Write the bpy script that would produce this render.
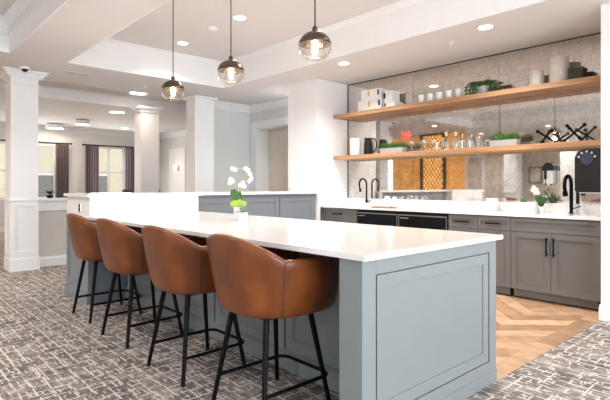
import bpy, bmesh, math, random
from mathutils import Vector, Matrix, noise
random.seed(7)
for o in list(bpy.data.objects): bpy.data.objects.remove(o)
S = bpy.context.scene; C = S.collection
PI = math.pi; R = math.radians

# ------------------------------------------------------------ camera, world, light
cam = bpy.data.cameras.new('camera'); camo = bpy.data.objects.new('camera', cam); C.objects.link(camo)
camo.location = (0, 0, 1.22); camo.rotation_euler = (R(90), 0, R(47.5))
cam.sensor_width = 36; cam.lens = 36*480/610; cam.shift_y = -14.4/610; cam.clip_start = .05
S.camera = camo
S.view_settings.view_transform = 'Standard'; S.view_settings.look = 'None'
S.view_settings.exposure = 0.52; S.view_settings.gamma = 1; S.view_settings.use_curve_mapping = False
w = bpy.data.worlds.new('world'); S.world = w; w.use_nodes = True
w.node_tree.nodes['Background'].inputs[0].default_value = (.86, .93, 1, 1)
w.node_tree.nodes['Background'].inputs[1].default_value = 1.3

def area(name, loc, rot, sx, sy, power, col):
    l = bpy.data.lights.new(name, 'AREA'); l.shape = 'RECTANGLE'; l.size = sx; l.size_y = sy
    l.energy = power; l.color = col
    o = bpy.data.objects.new(name, l); C.objects.link(o); o.location = loc; o.rotation_euler = [R(a) for a in rot]
    return o
# daylight through the window wall behind the camera (y = -4) and right of it (x = 3)
area('window_daylight', (-2.6, -3.9, 1.55), (90, 0, 0), 2.6, 2.1, 18, (.86, .93, 1))
area('window_daylight', (1.0, -3.9, 1.55), (90, 0, 0), 2.6, 2.1, 18, (.86, .93, 1))
area('window_daylight', (2.9, 1.2, 1.55), (90, 0, 90), 3.4, 2.1, 190, (.92, .955, 1))
area('window_daylight', (-14.35, 5.37, 1.6), (90, 0, -90), 1.2, 1.5, 25, (1, .97, .92))
area('window_daylight', (-14.35, 3.2, 1.6), (90, 0, -90), 1.2, 1.5, 25, (1, .97, .92))
area('window_daylight', (-11.8, -3.9, 1.55), (90, 0, 0), 2.6, 2.0, 50, (1, .95, .9))

# ------------------------------------------------------------ materials
def srgb(r, g, b):
    f = lambda c: (c/255/12.92) if c/255 <= .04045 else ((c/255+.055)/1.055)**2.4
    return (f(r), f(g), f(b), 1)
class NT:
    def __init__(s, name):
        s.m = bpy.data.materials.new(name); s.m.use_nodes = True; s.t = s.m.node_tree
        s.b = s.t.nodes['Principled BSDF']; s.out = s.t.nodes['Material Output']
    def n(s, typ, **kw):
        x = s.t.nodes.new(typ)
        for k, v in kw.items():
            if k in x.inputs.keys(): x.inputs[k].default_value = v
            else: setattr(x, k, v)
        return x
    def l(s, a, b): s.t.links.new(a, b)
    def coord(s, scale=(1, 1, 1), kind='Object', rot=(0, 0, 0)):
        c = s.n('ShaderNodeTexCoord'); m = s.n('ShaderNodeMapping')
        m.inputs['Scale'].default_value = scale; m.inputs['Rotation'].default_value = rot
        s.l(c.outputs[kind], m.inputs[0]); return m.outputs[0]
    def ramp(s, fac, stops):
        r = s.n('ShaderNodeValToRGB'); e = r.color_ramp.elements
        while len(e) < len(stops): e.new(.5)
        for q, (p, c) in zip(e, stops): q.position = p; q.color = c
        s.l(fac, r.inputs[0]); return r.outputs[0]
def mat(name, col, rough=.5, metal=0, var=.04, vs=6, bump=0, bs=60, coat=0, emit=None, es=0, spec=.5):
    k = NT(name); b = k.b
    no = k.n('ShaderNodeTexNoise', Scale=vs, Detail=4.0); k.l(k.coord(), no.inputs['Vector'])
    lo = tuple(c*(1-var) for c in col[:3])+(1,); hi = tuple(min(1, c*(1+var)) for c in col[:3])+(1,)
    k.l(k.ramp(no.outputs['Fac'], [(.3, lo), (.7, hi)]), b.inputs['Base Color'])
    b.inputs['Roughness'].default_value = rough; b.inputs['Metallic'].default_value = metal
    b.inputs['Coat Weight'].default_value = coat; b.inputs['Specular IOR Level'].default_value = spec
    if bump:
        n2 = k.n('ShaderNodeTexNoise', Scale=bs, Detail=3.0); k.l(k.coord(), n2.inputs['Vector'])
        bp = k.n('ShaderNodeBump', Strength=bump, Distance=.002); k.l(n2.outputs['Fac'], bp.inputs['Height']); k.l(bp.outputs[0], b.inputs['Normal'])
    if emit: b.inputs['Emission Color'].default_value = emit; b.inputs['Emission Strength'].default_value = es
    return k.m
WHITE = mat('white paint', (.845, .855, .865, 1), .45, var=.01)
CEIL = mat('ceiling paint', (.76, .735, .73, 1), .8, var=.01)
GREYWALL = mat('pale grey wall paint', (.70, .72, .72, 1), .7, var=.015)
BEIGE = mat('beige wall paint', (.66, .58, .51, 1), .7, var=.02)
BLUEGREY = mat('blue grey cabinet paint', srgb(131, 138, 140), .38, var=.015)
SLATE = mat('slate blue cabinet paint', srgb(128, 137, 146), .42, var=.02)
TAUPE = mat('taupe grey cabinet paint', srgb(107, 105, 103), .42, var=.02)
TOESHADE = mat('painted toe space shade', (.02, .02, .02, 1), .7)  # near-black colour stands in for the shade in the toe gap
BLACK = mat('black powder coated metal', (.004, .004, .005, 1), .42, spec=.12, var=.05)
BLACKGL = mat('black glass', (.006, .006, .008, 1), .15, spec=.35, var=.05)
STEEL = mat('brushed steel', (.55, .55, .56, 1), .3, 1)
BRASS = mat('brass', (.75, .5, .2, 1), .3, 1)
BRONZE = mat('dark bronze', (.10, .075, .06, 1), .3, .75)
CERAM = mat('white glazed ceramic', (.85, .84, .82, 1), .25, var=.015, coat=.3)
CREAM = mat('cream ceramic', (.66, .61, .55, 1), .3, var=.06, vs=25, coat=.4)
GREEN = mat('grass green', (.06, .17, .03, 1), .6, var=.4, vs=60)
LEAF = mat('leaf green', (.05, .14, .03, 1), .45, var=.3, vs=30)
LIME = mat('lime green leaf', (.36, .52, .06, 1), .45, var=.2, vs=30)
SAGE = mat('grey green leaf', (.20, .30, .20, 1), .6, var=.2, vs=30)
PETAL = mat('white petal', (.88, .87, .85, 1), .6, var=.02)
CONC = mat('pale concrete', (.42, .41, .40, 1), .8, var=.08, vs=30)
BOARD = mat('brown wood board', (.36, .17, .08, 1), .5, var=.15, vs=20)
CURTAIN = mat('mauve brown curtain', (.14, .11, .115, 1), .85, var=.1)
LENS = mat('lit lamp lens', (1, .95, .88, 1), .5, var=0, emit=(1, .9, .76, 1), es=7)
BULB = mat('glowing bulb', (1, .8, .5, 1), .5, var=0, emit=(1, .72, .40, 1), es=12)
DRUM = mat('lit lamp shade', (.9, .85, .78, 1), .6, var=0, emit=(1, .85, .66, 1), es=1.5)
RED = mat('lit red', (.8, .05, .03, 1), .5, var=0, emit=(1, .08, .04, 1), es=1.2)
DARKBOX = mat('dark woven box', (.07, .065, .055, 1), .8, var=.4, vs=90)
BLUE = mat('dark blue disc', (.015, .03, .06, 1), .3, var=.3, vs=40)
PLASTIC = mat('dark grey plastic', (.014, .013, .014, 1), .35, spec=.25, var=.05)
GREYCH = mat('charcoal chair fabric', (.08, .08, .09, 1), .8)
FACADE = mat('cream facade', (.80, .68, .50, 1), .8, var=.05, emit=(1, .88, .7, 1), es=.0)
GLASSD = mat('dark window glass', (.22, .20, .18, 1), .5)

def leather():
    k = NT('tan leather'); b = k.b
    n1 = k.n('ShaderNodeTexNoise', Scale=5.0, Detail=6.0); k.l(k.coord((1, 1, .7)), n1.inputs['Vector'])
    k.l(k.ramp(n1.outputs['Fac'], [(.3, srgb(90, 46, 20)), (.55, srgb(122, 66, 30)), (.75, srgb(146, 84, 41))]), b.inputs['Base Color'])
    b.inputs['Roughness'].default_value = .34; b.inputs['Specular IOR Level'].default_value = .4; b.inputs['Coat Weight'].default_value = .06; b.inputs['Coat Roughness'].default_value = .3
    v = k.n('ShaderNodeTexVoronoi', Scale=220.0); k.l(k.coord(), v.inputs['Vector'])
    bp = k.n('ShaderNodeBump', Strength=.25, Distance=.001); k.l(v.outputs['Distance'], bp.inputs['Height']); k.l(bp.outputs[0], b.inputs['Normal'])
    return k.m
LEATHER = leather()
STITCH = mat('dark brown piping', srgb(98, 53, 27), .45)
def quartz():
    k = NT('white quartz'); b = k.b
    n1 = k.n('ShaderNodeTexNoise', Scale=3.0, Detail=8.0, Distortion=1.5); k.l(k.coord(), n1.inputs['Vector'])
    k.l(k.ramp(n1.outputs['Fac'], [(.35, (.86, .84, .83, 1)), (.6, (.90, .88, .87, 1))]), b.inputs['Base Color'])
    b.inputs['Roughness'].default_value = .12; b.inputs['IOR'].default_value = 1.55
    return k.m
QUARTZ = quartz()
def wood(name, lo, hi, sc=(1.5, 30, 30), rough=.5, island=False):
    k = NT(name); b = k.b
    n1 = k.n('ShaderNodeTexNoise', Scale=1.0, Detail=6.0, Distortion=.4); k.l(k.coord(sc), n1.inputs['Vector'])
    c = k.ramp(n1.outputs['Fac'], [(.3, lo), (.7, hi)])
    if island:
        g = k.n('ShaderNodeNewGeometry'); r = k.ramp(g.outputs['Random Per Island'], [(0, (.62, .57, .53, 1)), (1, (1.12, 1.12, 1.12, 1))])
        mx = k.n('ShaderNodeMix', data_type='RGBA', blend_type='MULTIPLY'); mx.inputs[0].default_value = 1
        k.l(c, mx.inputs[6]); k.l(r, mx.inputs[7]); c = mx.outputs[2]
    k.l(c, b.inputs['Base Color']); b.inputs['Roughness'].default_value = rough
    return k.m
OAK = wood('oak shelf', srgb(158, 116, 80), srgb(198, 156, 116))
PLANK = wood('oak plank', srgb(180, 142, 110), srgb(214, 178, 145), (9, 9, 9), .4, True)
def carpet():
    k = NT('patterned carpet'); b = k.b
    co = k.coord()
    nz = k.n('ShaderNodeTexNoise', Scale=9.0, Detail=3.0); k.l(co, nz.inputs['Vector'])
    ad = k.n('ShaderNodeMix', data_type='RGBA', blend_type='LINEAR_LIGHT'); ad.inputs[0].default_value = .012
    k.l(co, ad.inputs[6]); k.l(nz.outputs['Color'], ad.inputs[7]); dco = ad.outputs[2]
    def brick(scale, rot, bw, rh, ms, off, brk, lo, hi):
        m = k.n('ShaderNodeMapping'); m.inputs['Rotation'].default_value = (0, 0, rot); m.inputs['Location'].default_value = (off, off*.7, 0)
        k.l(dco, m.inputs[0])
        t = k.n('ShaderNodeTexBrick', Scale=scale); t.inputs['Mortar Size'].default_value = ms; t.inputs['Mortar Smooth'].default_value = .2
        t.inputs['Brick Width'].default_value = bw; t.inputs['Row Height'].default_value = rh; t.offset = .37; t.squash = .7; t.squash_frequency = 3
        k.l(m.outputs[0], t.inputs['Vector'])
        n2 = k.n('ShaderNodeTexNoise', Scale=brk, Detail=2.0); k.l(m.outputs[0], n2.inputs['Vector'])
        r = k.ramp(n2.outputs['Fac'], [(lo, (0, 0, 0, 1)), (hi, (1, 1, 1, 1))])
        mu = k.n('ShaderNodeMath', operation='MULTIPLY'); k.l(t.outputs['Fac'], mu.inputs[0]); k.l(r, mu.inputs[1]); return mu.outputs[0]
    a = brick(1, 0, .23, .085, .0065, .03, 11, .43, .51)
    c = brick(1, PI/2, .31, .115, .0065, .4, 9, .46, .54)
    d = brick(1, 0, .12, .038, .005, .9, 16, .49, .56)
    mx = k.n('ShaderNodeMath', operation='MAXIMUM'); k.l(a, mx.inputs[0]); k.l(c, mx.inputs[1])
    mx2 = k.n('ShaderNodeMath', operation='MAXIMUM'); k.l(mx.outputs[0], mx2.inputs[0]); k.l(d, mx2.inputs[1])
    # dark and mid base blotches made of short strokes
    st = k.n('ShaderNodeTexNoise', Scale=1.0, Detail=3.0, Roughness=.7); mm = k.n('ShaderNodeMapping'); mm.inputs['Scale'].default_value = (14, 60, 1)
    k.l(co, mm.inputs[0]); k.l(mm.outputs[0], st.inputs['Vector'])
    st2 = k.n('ShaderNodeTexNoise', Scale=5.0, Detail=3.0); k.l(co, st2.inputs['Vector'])
    av = k.n('ShaderNodeMath', operation='ADD'); k.l(st.outputs['Fac'], av.inputs[0]); k.l(st2.outputs['Fac'], av.inputs[1])
    hf = k.n('ShaderNodeMath', operation='MULTIPLY'); hf.inputs[1].default_value = .5; k.l(av.outputs[0], hf.inputs[0])
    base = k.ramp(hf.outputs[0], [(.38, srgb(82, 75, 72)), (.5, srgb(118, 109, 103)), (.62, srgb(160, 150, 142))])
    f = k.n('ShaderNodeMix', data_type='RGBA'); k.l(mx2.outputs[0], f.inputs[0]); k.l(base, f.inputs[6]); f.inputs[7].default_value = srgb(206, 197, 189)
    sp = k.n('ShaderNodeTexNoise', Scale=150.0, Detail=2.0); k.l(co, sp.inputs['Vector'])
    spr = k.ramp(sp.outputs['Fac'], [(.3, (.72, .72, .72, 1)), (.7, (1.15, 1.15, 1.15, 1))])
    g = k.n('ShaderNodeMix', data_type='RGBA', blend_type='MULTIPLY'); g.inputs[0].default_value = 1; k.l(f.outputs[2], g.inputs[6]); k.l(spr, g.inputs[7])
    k.l(g.outputs[2], b.inputs['Base Color']); b.inputs['Roughness'].default_value = .95
    bp = k.n('ShaderNodeBump', Strength=.5, Distance=.004); k.l(sp.outputs['Fac'], bp.inputs['Height']); k.l(bp.outputs[0], b.inputs['Normal'])
    return k.m
CARPET = carpet()
def mirror():
    k = NT('antiqued mirror'); b = k.b
    n1 = k.n('ShaderNodeTexNoise', Scale=22.0, Detail=8.0, Roughness=.8); k.l(k.coord((1, 1, .6)), n1.inputs['Vector'])
    n2 = k.n('ShaderNodeTexNoise', Scale=1.6, Detail=3.0); k.l(k.coord(), n2.inputs['Vector'])
    su = k.n('ShaderNodeMath', operation='ADD'); k.l(n1.outputs['Fac'], su.inputs[0]); k.l(n2.outputs['Fac'], su.inputs[1])
    hf = k.n('ShaderNodeMath', operation='MULTIPLY'); hf.inputs[1].default_value = .5; k.l(su.outputs[0], hf.inputs[0])
    b.inputs['Metallic'].default_value = 1; b.inputs['Roughness'].default_value = .03
    k.l(k.ramp(n1.outputs['Fac'], [(.30, (.50, .46, .42, 1)), (.70, (.92, .88, .84, 1))]), b.inputs['Base Color'])
    df = k.n('ShaderNodeBsdfDiffuse'); k.l(k.ramp(n1.outputs['Fac'], [(.38, (.14, .11, .09, 1)), (.62, (.56, .49, .43, 1))]), df.inputs['Color'])
    ms = k.n('ShaderNodeMixShader'); n3 = k.n('ShaderNodeTexNoise', Scale=75.0, Detail=5.0, Roughness=.75); k.l(k.coord((1, 1, .8)), n3.inputs['Vector'])
    s2 = k.n('ShaderNodeMath', operation='MULTIPLY_ADD'); s2.inputs[1].default_value = .6; k.l(n3.outputs['Fac'], s2.inputs[0])
    h2 = k.n('ShaderNodeMath', operation='MULTIPLY'); h2.inputs[1].default_value = .4; k.l(hf.outputs[0], h2.inputs[0]); k.l(h2.outputs[0], s2.inputs[2])
    k.l(k.ramp(s2.outputs[0], [(.44, (.02, .02, .02, 1)), (.60, (.33, .33, .33, 1))]), ms.inputs[0])
    k.l(b.outputs[0], ms.inputs[1]); k.l(df.outputs[0], ms.inputs[2]); k.l(ms.outputs[0], k.out.inputs[0])
    return k.m
MIRROR = mirror()
def glass(name, tint, g=.12):
    k = NT(name); tr = k.n('ShaderNodeBsdfTransparent'); tr.inputs[0].default_value = tint
    gl = k.n('ShaderNodeBsdfGlossy', Roughness=.03); gl.inputs[0].default_value = (1, .98, .95, 1)
    lw = k.n('ShaderNodeLayerWeight', Blend=.35); mp = k.n('ShaderNodeMath', operation='MULTIPLY_ADD'); mp.inputs[1].default_value = .5; mp.inputs[2].default_value = g
    k.l(lw.outputs['Facing'], mp.inputs[0]); ms = k.n('ShaderNodeMixShader'); k.l(mp.outputs[0], ms.inputs[0]); k.l(tr.outputs[0], ms.inputs[1]); k.l(gl.outputs[0], ms.inputs[2]); k.l(ms.outputs[0], k.out.inputs[0])
    return k.m
GLASS = glass('clear glass', (.97, .98, .97, 1), .06)
SMOKE = glass('smoky glass', (.96, .93, .90, 1), .07)
def amber(name, emit):
    k = NT(name); b = k.b
    n1 = k.n('ShaderNodeTexNoise', Scale=3.0, Detail=5.0); k.l(k.coord((1, 1, 2)), n1.inputs['Vector'])
    k.l(k.ramp(n1.outputs['Fac'], [(.3, srgb(170, 96, 28)), (.7, srgb(222, 142, 50))]), b.inputs['Base Color'])
    b.inputs['Roughness'].default_value = .4; b.inputs['Emission Color'].default_value = (1, .50, .12, 1); b.inputs['Emission Strength'].default_value = emit
    return k.m
AMBER = amber('amber panel', .35); AMBERLIT = amber('backlit amber panel', 1.3)  # plain panels emit too: lamplight on them put into the material

# ------------------------------------------------------------ mesh helpers
def BM(): return bmesh.new()
def box(bm, x0, x1, y0, y1, z0, z1, bev=0):
    vs = [bm.verts.new((x, y, z)) for x in (x0, x1) for y in (y0, y1) for z in (z0, z1)]
    fs = [bm.faces.new([vs[i] for i in f]) for f in ((0, 1, 3, 2), (4, 6, 7, 5), (0, 4, 5, 1), (2, 3, 7, 6), (0, 2, 6, 4), (1, 5, 7, 3))]
    if bev:
        es = {e for f in fs for e in f.edges}
        bmesh.ops.bevel(bm, geom=list(es), offset=bev, segments=2, affect='EDGES', profile=.7)
    return vs
def prism(bm, pts, a, b, axis='z'):
    """polygon pts (2d) extruded from a to b along axis"""
    def P(p, t): return {'z': (p[0], p[1], t), 'x': (t, p[0], p[1]), 'y': (p[0], t, p[1])}[axis]
    A = [bm.verts.new(P(p, a)) for p in pts]; B = [bm.verts.new(P(p, b)) for p in pts]
    n = len(pts); bm.faces.new(A); bm.faces.new(B[::-1])
    for i in range(n): bm.faces.new((A[i], B[i], B[(i+1) % n], A[(i+1) % n]))
def lathe(bm, prof, c=(0, 0, 0), seg=32, axis='z', rz=1.0):
    rings = []
    for r, z in prof:
        if r < 1e-6: rings.append([bm.verts.new(_ax(c, 0, 0, z, axis))])
        else: rings.append([bm.verts.new(_ax(c, r*math.cos(2*PI*i/seg), r*math.sin(2*PI*i/seg), z, axis)) for i in range(seg)])
    for A, B in zip(rings, rings[1:]):
        if len(A) == 1 and len(B) == 1: continue
        for i in range(seg):
            j = (i+1) % seg
            if len(A) == 1: bm.faces.new((A[0], B[j], B[i]))
            elif len(B) == 1: bm.faces.new((A[i], A[j], B[0]))
            else: bm.faces.new((A[i], A[j], B[j], B[i]))
def _ax(c, x, y, z, axis):
    v = {'z': (x, y, z), 'x': (z, x, y), 'y': (y, z, x)}[axis]
    return (c[0]+v[0], c[1]+v[1], c[2]+v[2])
def tube(bm, pts, r, seg=10, r2=None, closed=False):
    pts = [Vector(p) for p in pts]; n = len(pts); rings = []; up = None
    for i, p in enumerate(pts):
        if closed: t = (pts[(i+1) % n]-pts[i-1]).normalized()
        else: t = (pts[min(i+1, n-1)]-pts[max(i-1, 0)]).normalized()
        if up is None:
            up = Vector((0, 0, 1)) if abs(t.z) < .9 else Vector((1, 0, 0))
        up = (up-t*up.dot(t)).normalized(); s = t.cross(up)
        rr = r if r2 is None else r+(r2-r)*i/(n-1)
        rings.append([bm.verts.new(p+(up*math.cos(2*PI*k/seg)+s*math.sin(2*PI*k/seg))*rr) for k in range(seg)])
    m = n if closed else n-1
    for i in range(m):
        A, B = rings[i], rings[(i+1) % n]
        for k in range(seg): bm.faces.new((A[k], A[(k+1) % seg], B[(k+1) % seg], B[k]))
    if not closed: bm.faces.new(rings[0][::-1]); bm.faces.new(rings[-1])
def ball(bm, c, r, sub=2):
    bmesh.ops.create_icosphere(bm, subdivisions=sub, radius=r, matrix=Matrix.Translation(c))
def obj(name, bm, m, parent=None, smooth=False, bev=0, label=None):
    bmesh.ops.recalc_face_normals(bm, faces=bm.faces)
    me = bpy.data.meshes.new(name); bm.to_mesh(me); bm.free(); me.materials.append(m)
    o = bpy.data.objects.new(name, me); C.objects.link(o)
    if smooth:
        for p in me.polygons: p.use_smooth = True
        me.set_sharp_from_angle(angle=R(42))
    if bev:
        b = o.modifiers.new('bevel', 'BEVEL'); b.width = bev; b.segments = 2; b.limit_method = 'ANGLE'; b.angle_limit = R(40)
    if parent: o.parent = parent
    if label: o['label'] = label
    return o
def tag(o, label, cat, group=None, kind=None):
    o['label'] = label; o['category'] = cat
    if group: o['group'] = group
    if kind: o['kind'] = kind
    return o
def thing(name, label, cat, loc=(0, 0, 0), rz=0, group=None):
    o = bpy.data.objects.new(name, None); C.objects.link(o); o.location = loc; o.rotation_euler = (0, 0, rz)
    o.empty_display_size = .1
    return tag(o, label, cat, group)
def struct(name, bm, m, smooth=False):
    o = obj(name, bm, m, None, smooth); o['kind'] = 'structure'; return o
def dup(root, loc, rz=None, label=None):
    r = root.copy(); C.objects.link(r); r.location = loc
    if rz is not None: r.rotation_euler = (0, 0, rz)
    if label: r['label'] = label
    for ch in list(root.children):
        c = ch.copy(); C.objects.link(c); c.parent = r
        for g in ch.children:
            d = g.copy(); C.objects.link(d); d.parent = c
    return r
def crown(bm, p0, p1, nrm, z, s=.11):
    """crown moulding below height z along p0-p1, projecting along nrm (2d)"""
    prof = [(0, 0), (s, 0), (s, -.18*s), (.78*s, -.3*s), (.42*s, -.62*s), (.22*s, -.95*s), (.22*s, -1.15*s), (0, -1.15*s)]
    A, B = [[bm.verts.new((p[0]+nrm[0]*u, p[1]+nrm[1]*u, z+h)) for u, h in prof] for p in (p0, p1)]
    n = len(prof); bm.faces.new(A); bm.faces.new(B[::-1])
    for i in range(n): bm.faces.new((A[i], B[i], B[(i+1) % n], A[(i+1) % n]))
def skirt(bm, p0, p1, nrm, h=.14, t=.018):
    prof = [(0, 0), (t, 0), (t, h-.03), (t*.6, h-.015), (t*.6, h), (0, h)]
    A, B = [[bm.verts.new((p[0]+nrm[0]*u, p[1]+nrm[1]*u, z)) for u, z in prof] for p in (p0, p1)]
    n = len(prof); bm.faces.new(A); bm.faces.new(B[::-1])
    for i in range(n): bm.faces.new((A[i], B[i], B[(i+1) % n], A[(i+1) % n]))

# ------------------------------------------------------------ setting: floor
ZC = 2.86
bm = BM()
WX0, WX1, WY0, WY1 = -5.25, -1.40, 2.9, 5.83       # wood area
X0, X1, Y0, Y1 = -14.7, 3.2, -4.2, 7.2
for (a, b_, c, d) in ((X0, WX0, Y0, Y1), (WX1, X1, Y0, Y1), (WX0, WX1, Y0, WY0), (WX0, WX1, WY1, Y1)):
    box(bm, a, b_, c, d, -.1, 0)
struct('floor', bm, CARPET)
# herringbone oak floor of the galley, planks as separate islands of one mesh
bm = BM(); L, Wd = .96, .16
n = int(L/Wd)
def quad(cx, cy, ang, l, wd):
    ca, sa = math.cos(ang), math.sin(ang); g = .003
    pts = [(-l/2+g, -wd/2+g), (l/2-g, -wd/2+g), (l/2-g, wd/2-g), (-l/2+g, wd/2-g)]
    bm.faces.new([bm.verts.new((cx+x*ca-y*sa, cy+x*sa+y*ca, 0)) for x, y in pts])
A45 = R(45)
for i in range(-60, 60):
    for j in range(-8, 8):
        # classic herringbone lattice in rotated frame
        ux, uy = i*Wd+j*L, i*Wd-j*L
        for (cx, cy, an) in ((ux+L/2, uy+Wd/2, 0), (ux+L+Wd/2-L, uy+Wd+L/2, PI/2)):
            X = cx*math.cos(A45)-cy*math.sin(A45)-3.3; Y = cx*math.sin(A45)+cy*math.cos(A45)+4.1
            if -5.9 < X < -.9 and 2.3 < Y < 6.4: quad(X, Y, an+A45, L, Wd)
for co, no in (((WX0, 0, 0), (-1, 0, 0)), ((WX1-.14, 0, 0), (1, 0, 0)), ((0, WY0, 0), (0, -1, 0)), ((0, WY1, 0), (0, 1, 0))):
    g = bm.verts[:]+bm.edges[:]+bm.faces[:]
    bmesh.ops.bisect_plane(bm, geom=g, plane_co=co, plane_no=no, clear_outer=True)
yy = WY0
while yy < WY1-.01:
    y2_ = min(yy+.95, WY1); bm.faces.new([bm.verts.new(p) for p in ((WX1-.139, yy+.001, 0), (WX1, yy+.001, 0), (WX1, y2_-.001, 0), (WX1-.139, y2_-.001, 0))]); yy = y2_
for f in list(bm.faces):
    if f.normal.z < 0: f.normal_flip()
me_faces = bmesh.ops.extrude_face_region(bm, geom=bm.faces[:])
bmesh.ops.translate(bm, vec=(0, 0, .003), verts=[v for v in me_faces['geom'] if isinstance(v, bmesh.types.BMVert)])
struct('floor', bm, PLANK)
bm = BM(); box(bm, WX0, WX1, WY0, WY1, -.1, 0)
struct('floor', bm, mat('plank joints', srgb(88, 58, 38), .7))

# ------------------------------------------------------------ setting: ceiling with trays
bm = BM()
holes = {'kitchen': (-6.88, .4, 1.975, 4.46, 3.28), 'lounge': (-6.85, .4, -1.15, 1.33, 3.28), 'hall': (-9.9, -8.2, -3.6, 6.6, 3.07)}
xs = sorted({X0, X1} | {h[0] for h in holes.values()} | {h[1] for h in holes.values()})
ys = sorted({Y0, Y1} | {h[2] for h in holes.values()} | {h[3] for h in holes.values()})
for a, b_ in zip(xs, xs[1:]):
    for c, d in zip(ys, ys[1:]):
        mx_, my_ = (a+b_)/2, (c+d)/2
        if not any(h[0] < mx_ < h[1] and h[2] < my_ < h[3] for h in holes.values()):
            box(bm, a, b_, c, d, ZC, ZC+.02)
for h in holes.values(): box(bm, h[0]-.05, h[1]+.05, h[2]-.05, h[3]+.05, h[4], h[4]+.05)
struct('ceiling', bm, CEIL)
for i, h in enumerate(holes.values()):
    bm = BM(); a, b_, c, d, z = h
    for q in ((a, a+.015, c, d), (b_-.015, b_, c, d), (a+.015, b_-.015, c, c+.015), (a+.015, b_-.015, d-.015, d)): box(bm, *q, ZC+.0003, z)
    s = (.07, .10, .04)[i]
    for p0, p1, nn in (((a, c), (a, d), (1, 0)), ((b_, c), (b_, d), (-1, 0)), ((a, c), (b_, c), (0, 1)), ((a, d), (b_, d), (0, -1))): crown(bm, p0, p1, nn, z, s)
    if i == 1:
        for p0, p1, nn in (((a, c), (a, d), (1, 0)), ((b_, c), (b_, d), (-1, 0)), ((a, c), (b_, c), (0, 1)), ((a, d), (b_, d), (0, -1))): crown(bm, p0, p1, nn, z-.2, .035)
    struct('trim_%d' % (i+1), bm, WHITE)

# ------------------------------------------------------------ setting: walls
def wall(name, m, *boxes):
    bm = BM()
    for b_ in boxes: box(bm, *b_)
    return struct(name, bm, m)
YM = 5.80
wall('wall_kitchen', WHITE, (-5.30, -1.40, YM+.03, YM+.15, 0, ZC))
wall('wall_right', WHITE, (-1.40, X1, 4.93, 5.95, 0, ZC))
wall('wall_stub', WHITE, (-5.954, -5.30, 5.08, 5.95, 0, ZC))
# wall with the doorway behind the column (y = 5.9) and its pale side wall (x = -8.1)
wall('wall_corridor', GREYWALL, (-8.1, -8.0, 5.9, 6.0, 0, ZC), (-8.0, -6.0, 5.9, 6.0, 2.40, ZC), (-6.9, -5.954, 5.9, 6.0, 0, 2.40), (-8.0, -6.9, 6.9, 7.0, 0, ZC))
wall('wall_corridor_side', GREYWALL, (-8.22, -8.1, 4.83, 7.0, 0, ZC))
wall('wall_corridor_inner', BEIGE, (-8.099, -5.96, 6.25, 6.35, 0, ZC))
wall('wall_far_side', GREYWALL, (-14.5, -8.22, 7.0, 7.12, 0, ZC), )
# far window wall x = -14.5 with two openings

bxs = [(-14.62, -14.5, -4.1, 2.50, 0, ZC), (-14.62, -14.5, 3.93, 4.90, 0, ZC), (-14.62, -14.5, 5.84, 7.1, 0, ZC), (-14.62, -14.5, 2.50, 3.93, 0, .85), (-14.62, -14.5, 4.90, 5.84, 0, .85), (-14.62, -14.5, 2.50, 3.93, 2.38, ZC), (-14.62, -14.5, 4.90, 5.84, 2.38, ZC)]
wall('wall_far', GREYWALL, *bxs)
# behind the camera
def wall_open(name, m, axis, pos, t, a, b_, opens, zb=.6, zt=2.6):
    bxs = []; cur = a
    def bx(u0, u1, z0, z1): bxs.append((u0, u1, pos, pos+t, z0, z1) if axis == 'y' else (pos, pos+t, u0, u1, z0, z1))
    for o0, o1 in opens:
        bx(cur, o0, 0, ZC); bx(o0, o1, 0, zb); bx(o0, o1, zt, ZC); cur = o1
    bx(cur, b_, 0, ZC)
    return wall(name, m, *bxs)
wall_open('wall_back', BEIGE, 'y', -4.12, .12, X0+.08, X1, [(-13.1, -10.5), (-3.9, -1.3), (-.3, 2.3)])
wall_open('wall_lounge', WHITE, 'x', 3.0, .12, -4.0, 4.93, [(-.5, 2.9)])
def window(i, axis, pos, a, b_, z0, z1, nx=2, nz=2, sash=True):
    bm = BM(); t = .035
    def bx(u0, u1, w0, w1, d0=-.03, d1=.03):
        if axis == 'x': box(bm, pos+d0, pos+d1, u0, u1, w0, w1)
        else: box(bm, u0, u1, pos+d0, pos+d1, w0, w1)
    bx(a, a+.06, z0, z1); bx(b_-.06, b_, z0, z1); bx(a+.06, b_-.06, z0, z0+.06); bx(a+.06, b_-.06, z1-.06, z1)
    for k in range(1, nx): u = a+(b_-a)*k/nx; bx(u-t/1.2, u+t/1.2, z0+.06, z1-.06, -.02, .02)
    for k in range(1, nz): u = z0+(z1-z0)*k/nz; bx(a+.06, b_-.06, u-t/1.5, u+t/1.5, -.024, .024)
    o = struct('window_%d' % i, bm, WHITE)
    bm = BM()
    if axis == 'x': box(bm, pos-.003, pos+.003, a+.05, b_-.05, z0+.05, z1-.05)
    else: box(bm, a+.05, b_-.05, pos-.003, pos+.003, z0+.05, z1-.05)
    obj('pane', bm, GLASS, o)
window(1, 'x', -14.56, 2.50, 3.93, .85, 2.38, 2, 2); window(2, 'x', -14.56, 4.90, 5.84, .85, 2.38, 2, 2)
window(3, 'y', -4.06, -13.1, -10.5, .6, 2.6, 3, 1); window(4, 'y', -4.06, -3.9, -1.3, .6, 2.6, 3, 1); window(5, 'y', -4.06, -.3, 2.3, .6, 2.6, 3, 1); window(6, 'x', 3.06, -.5, 2.9, .6, 2.6, 4, 1)
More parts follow.
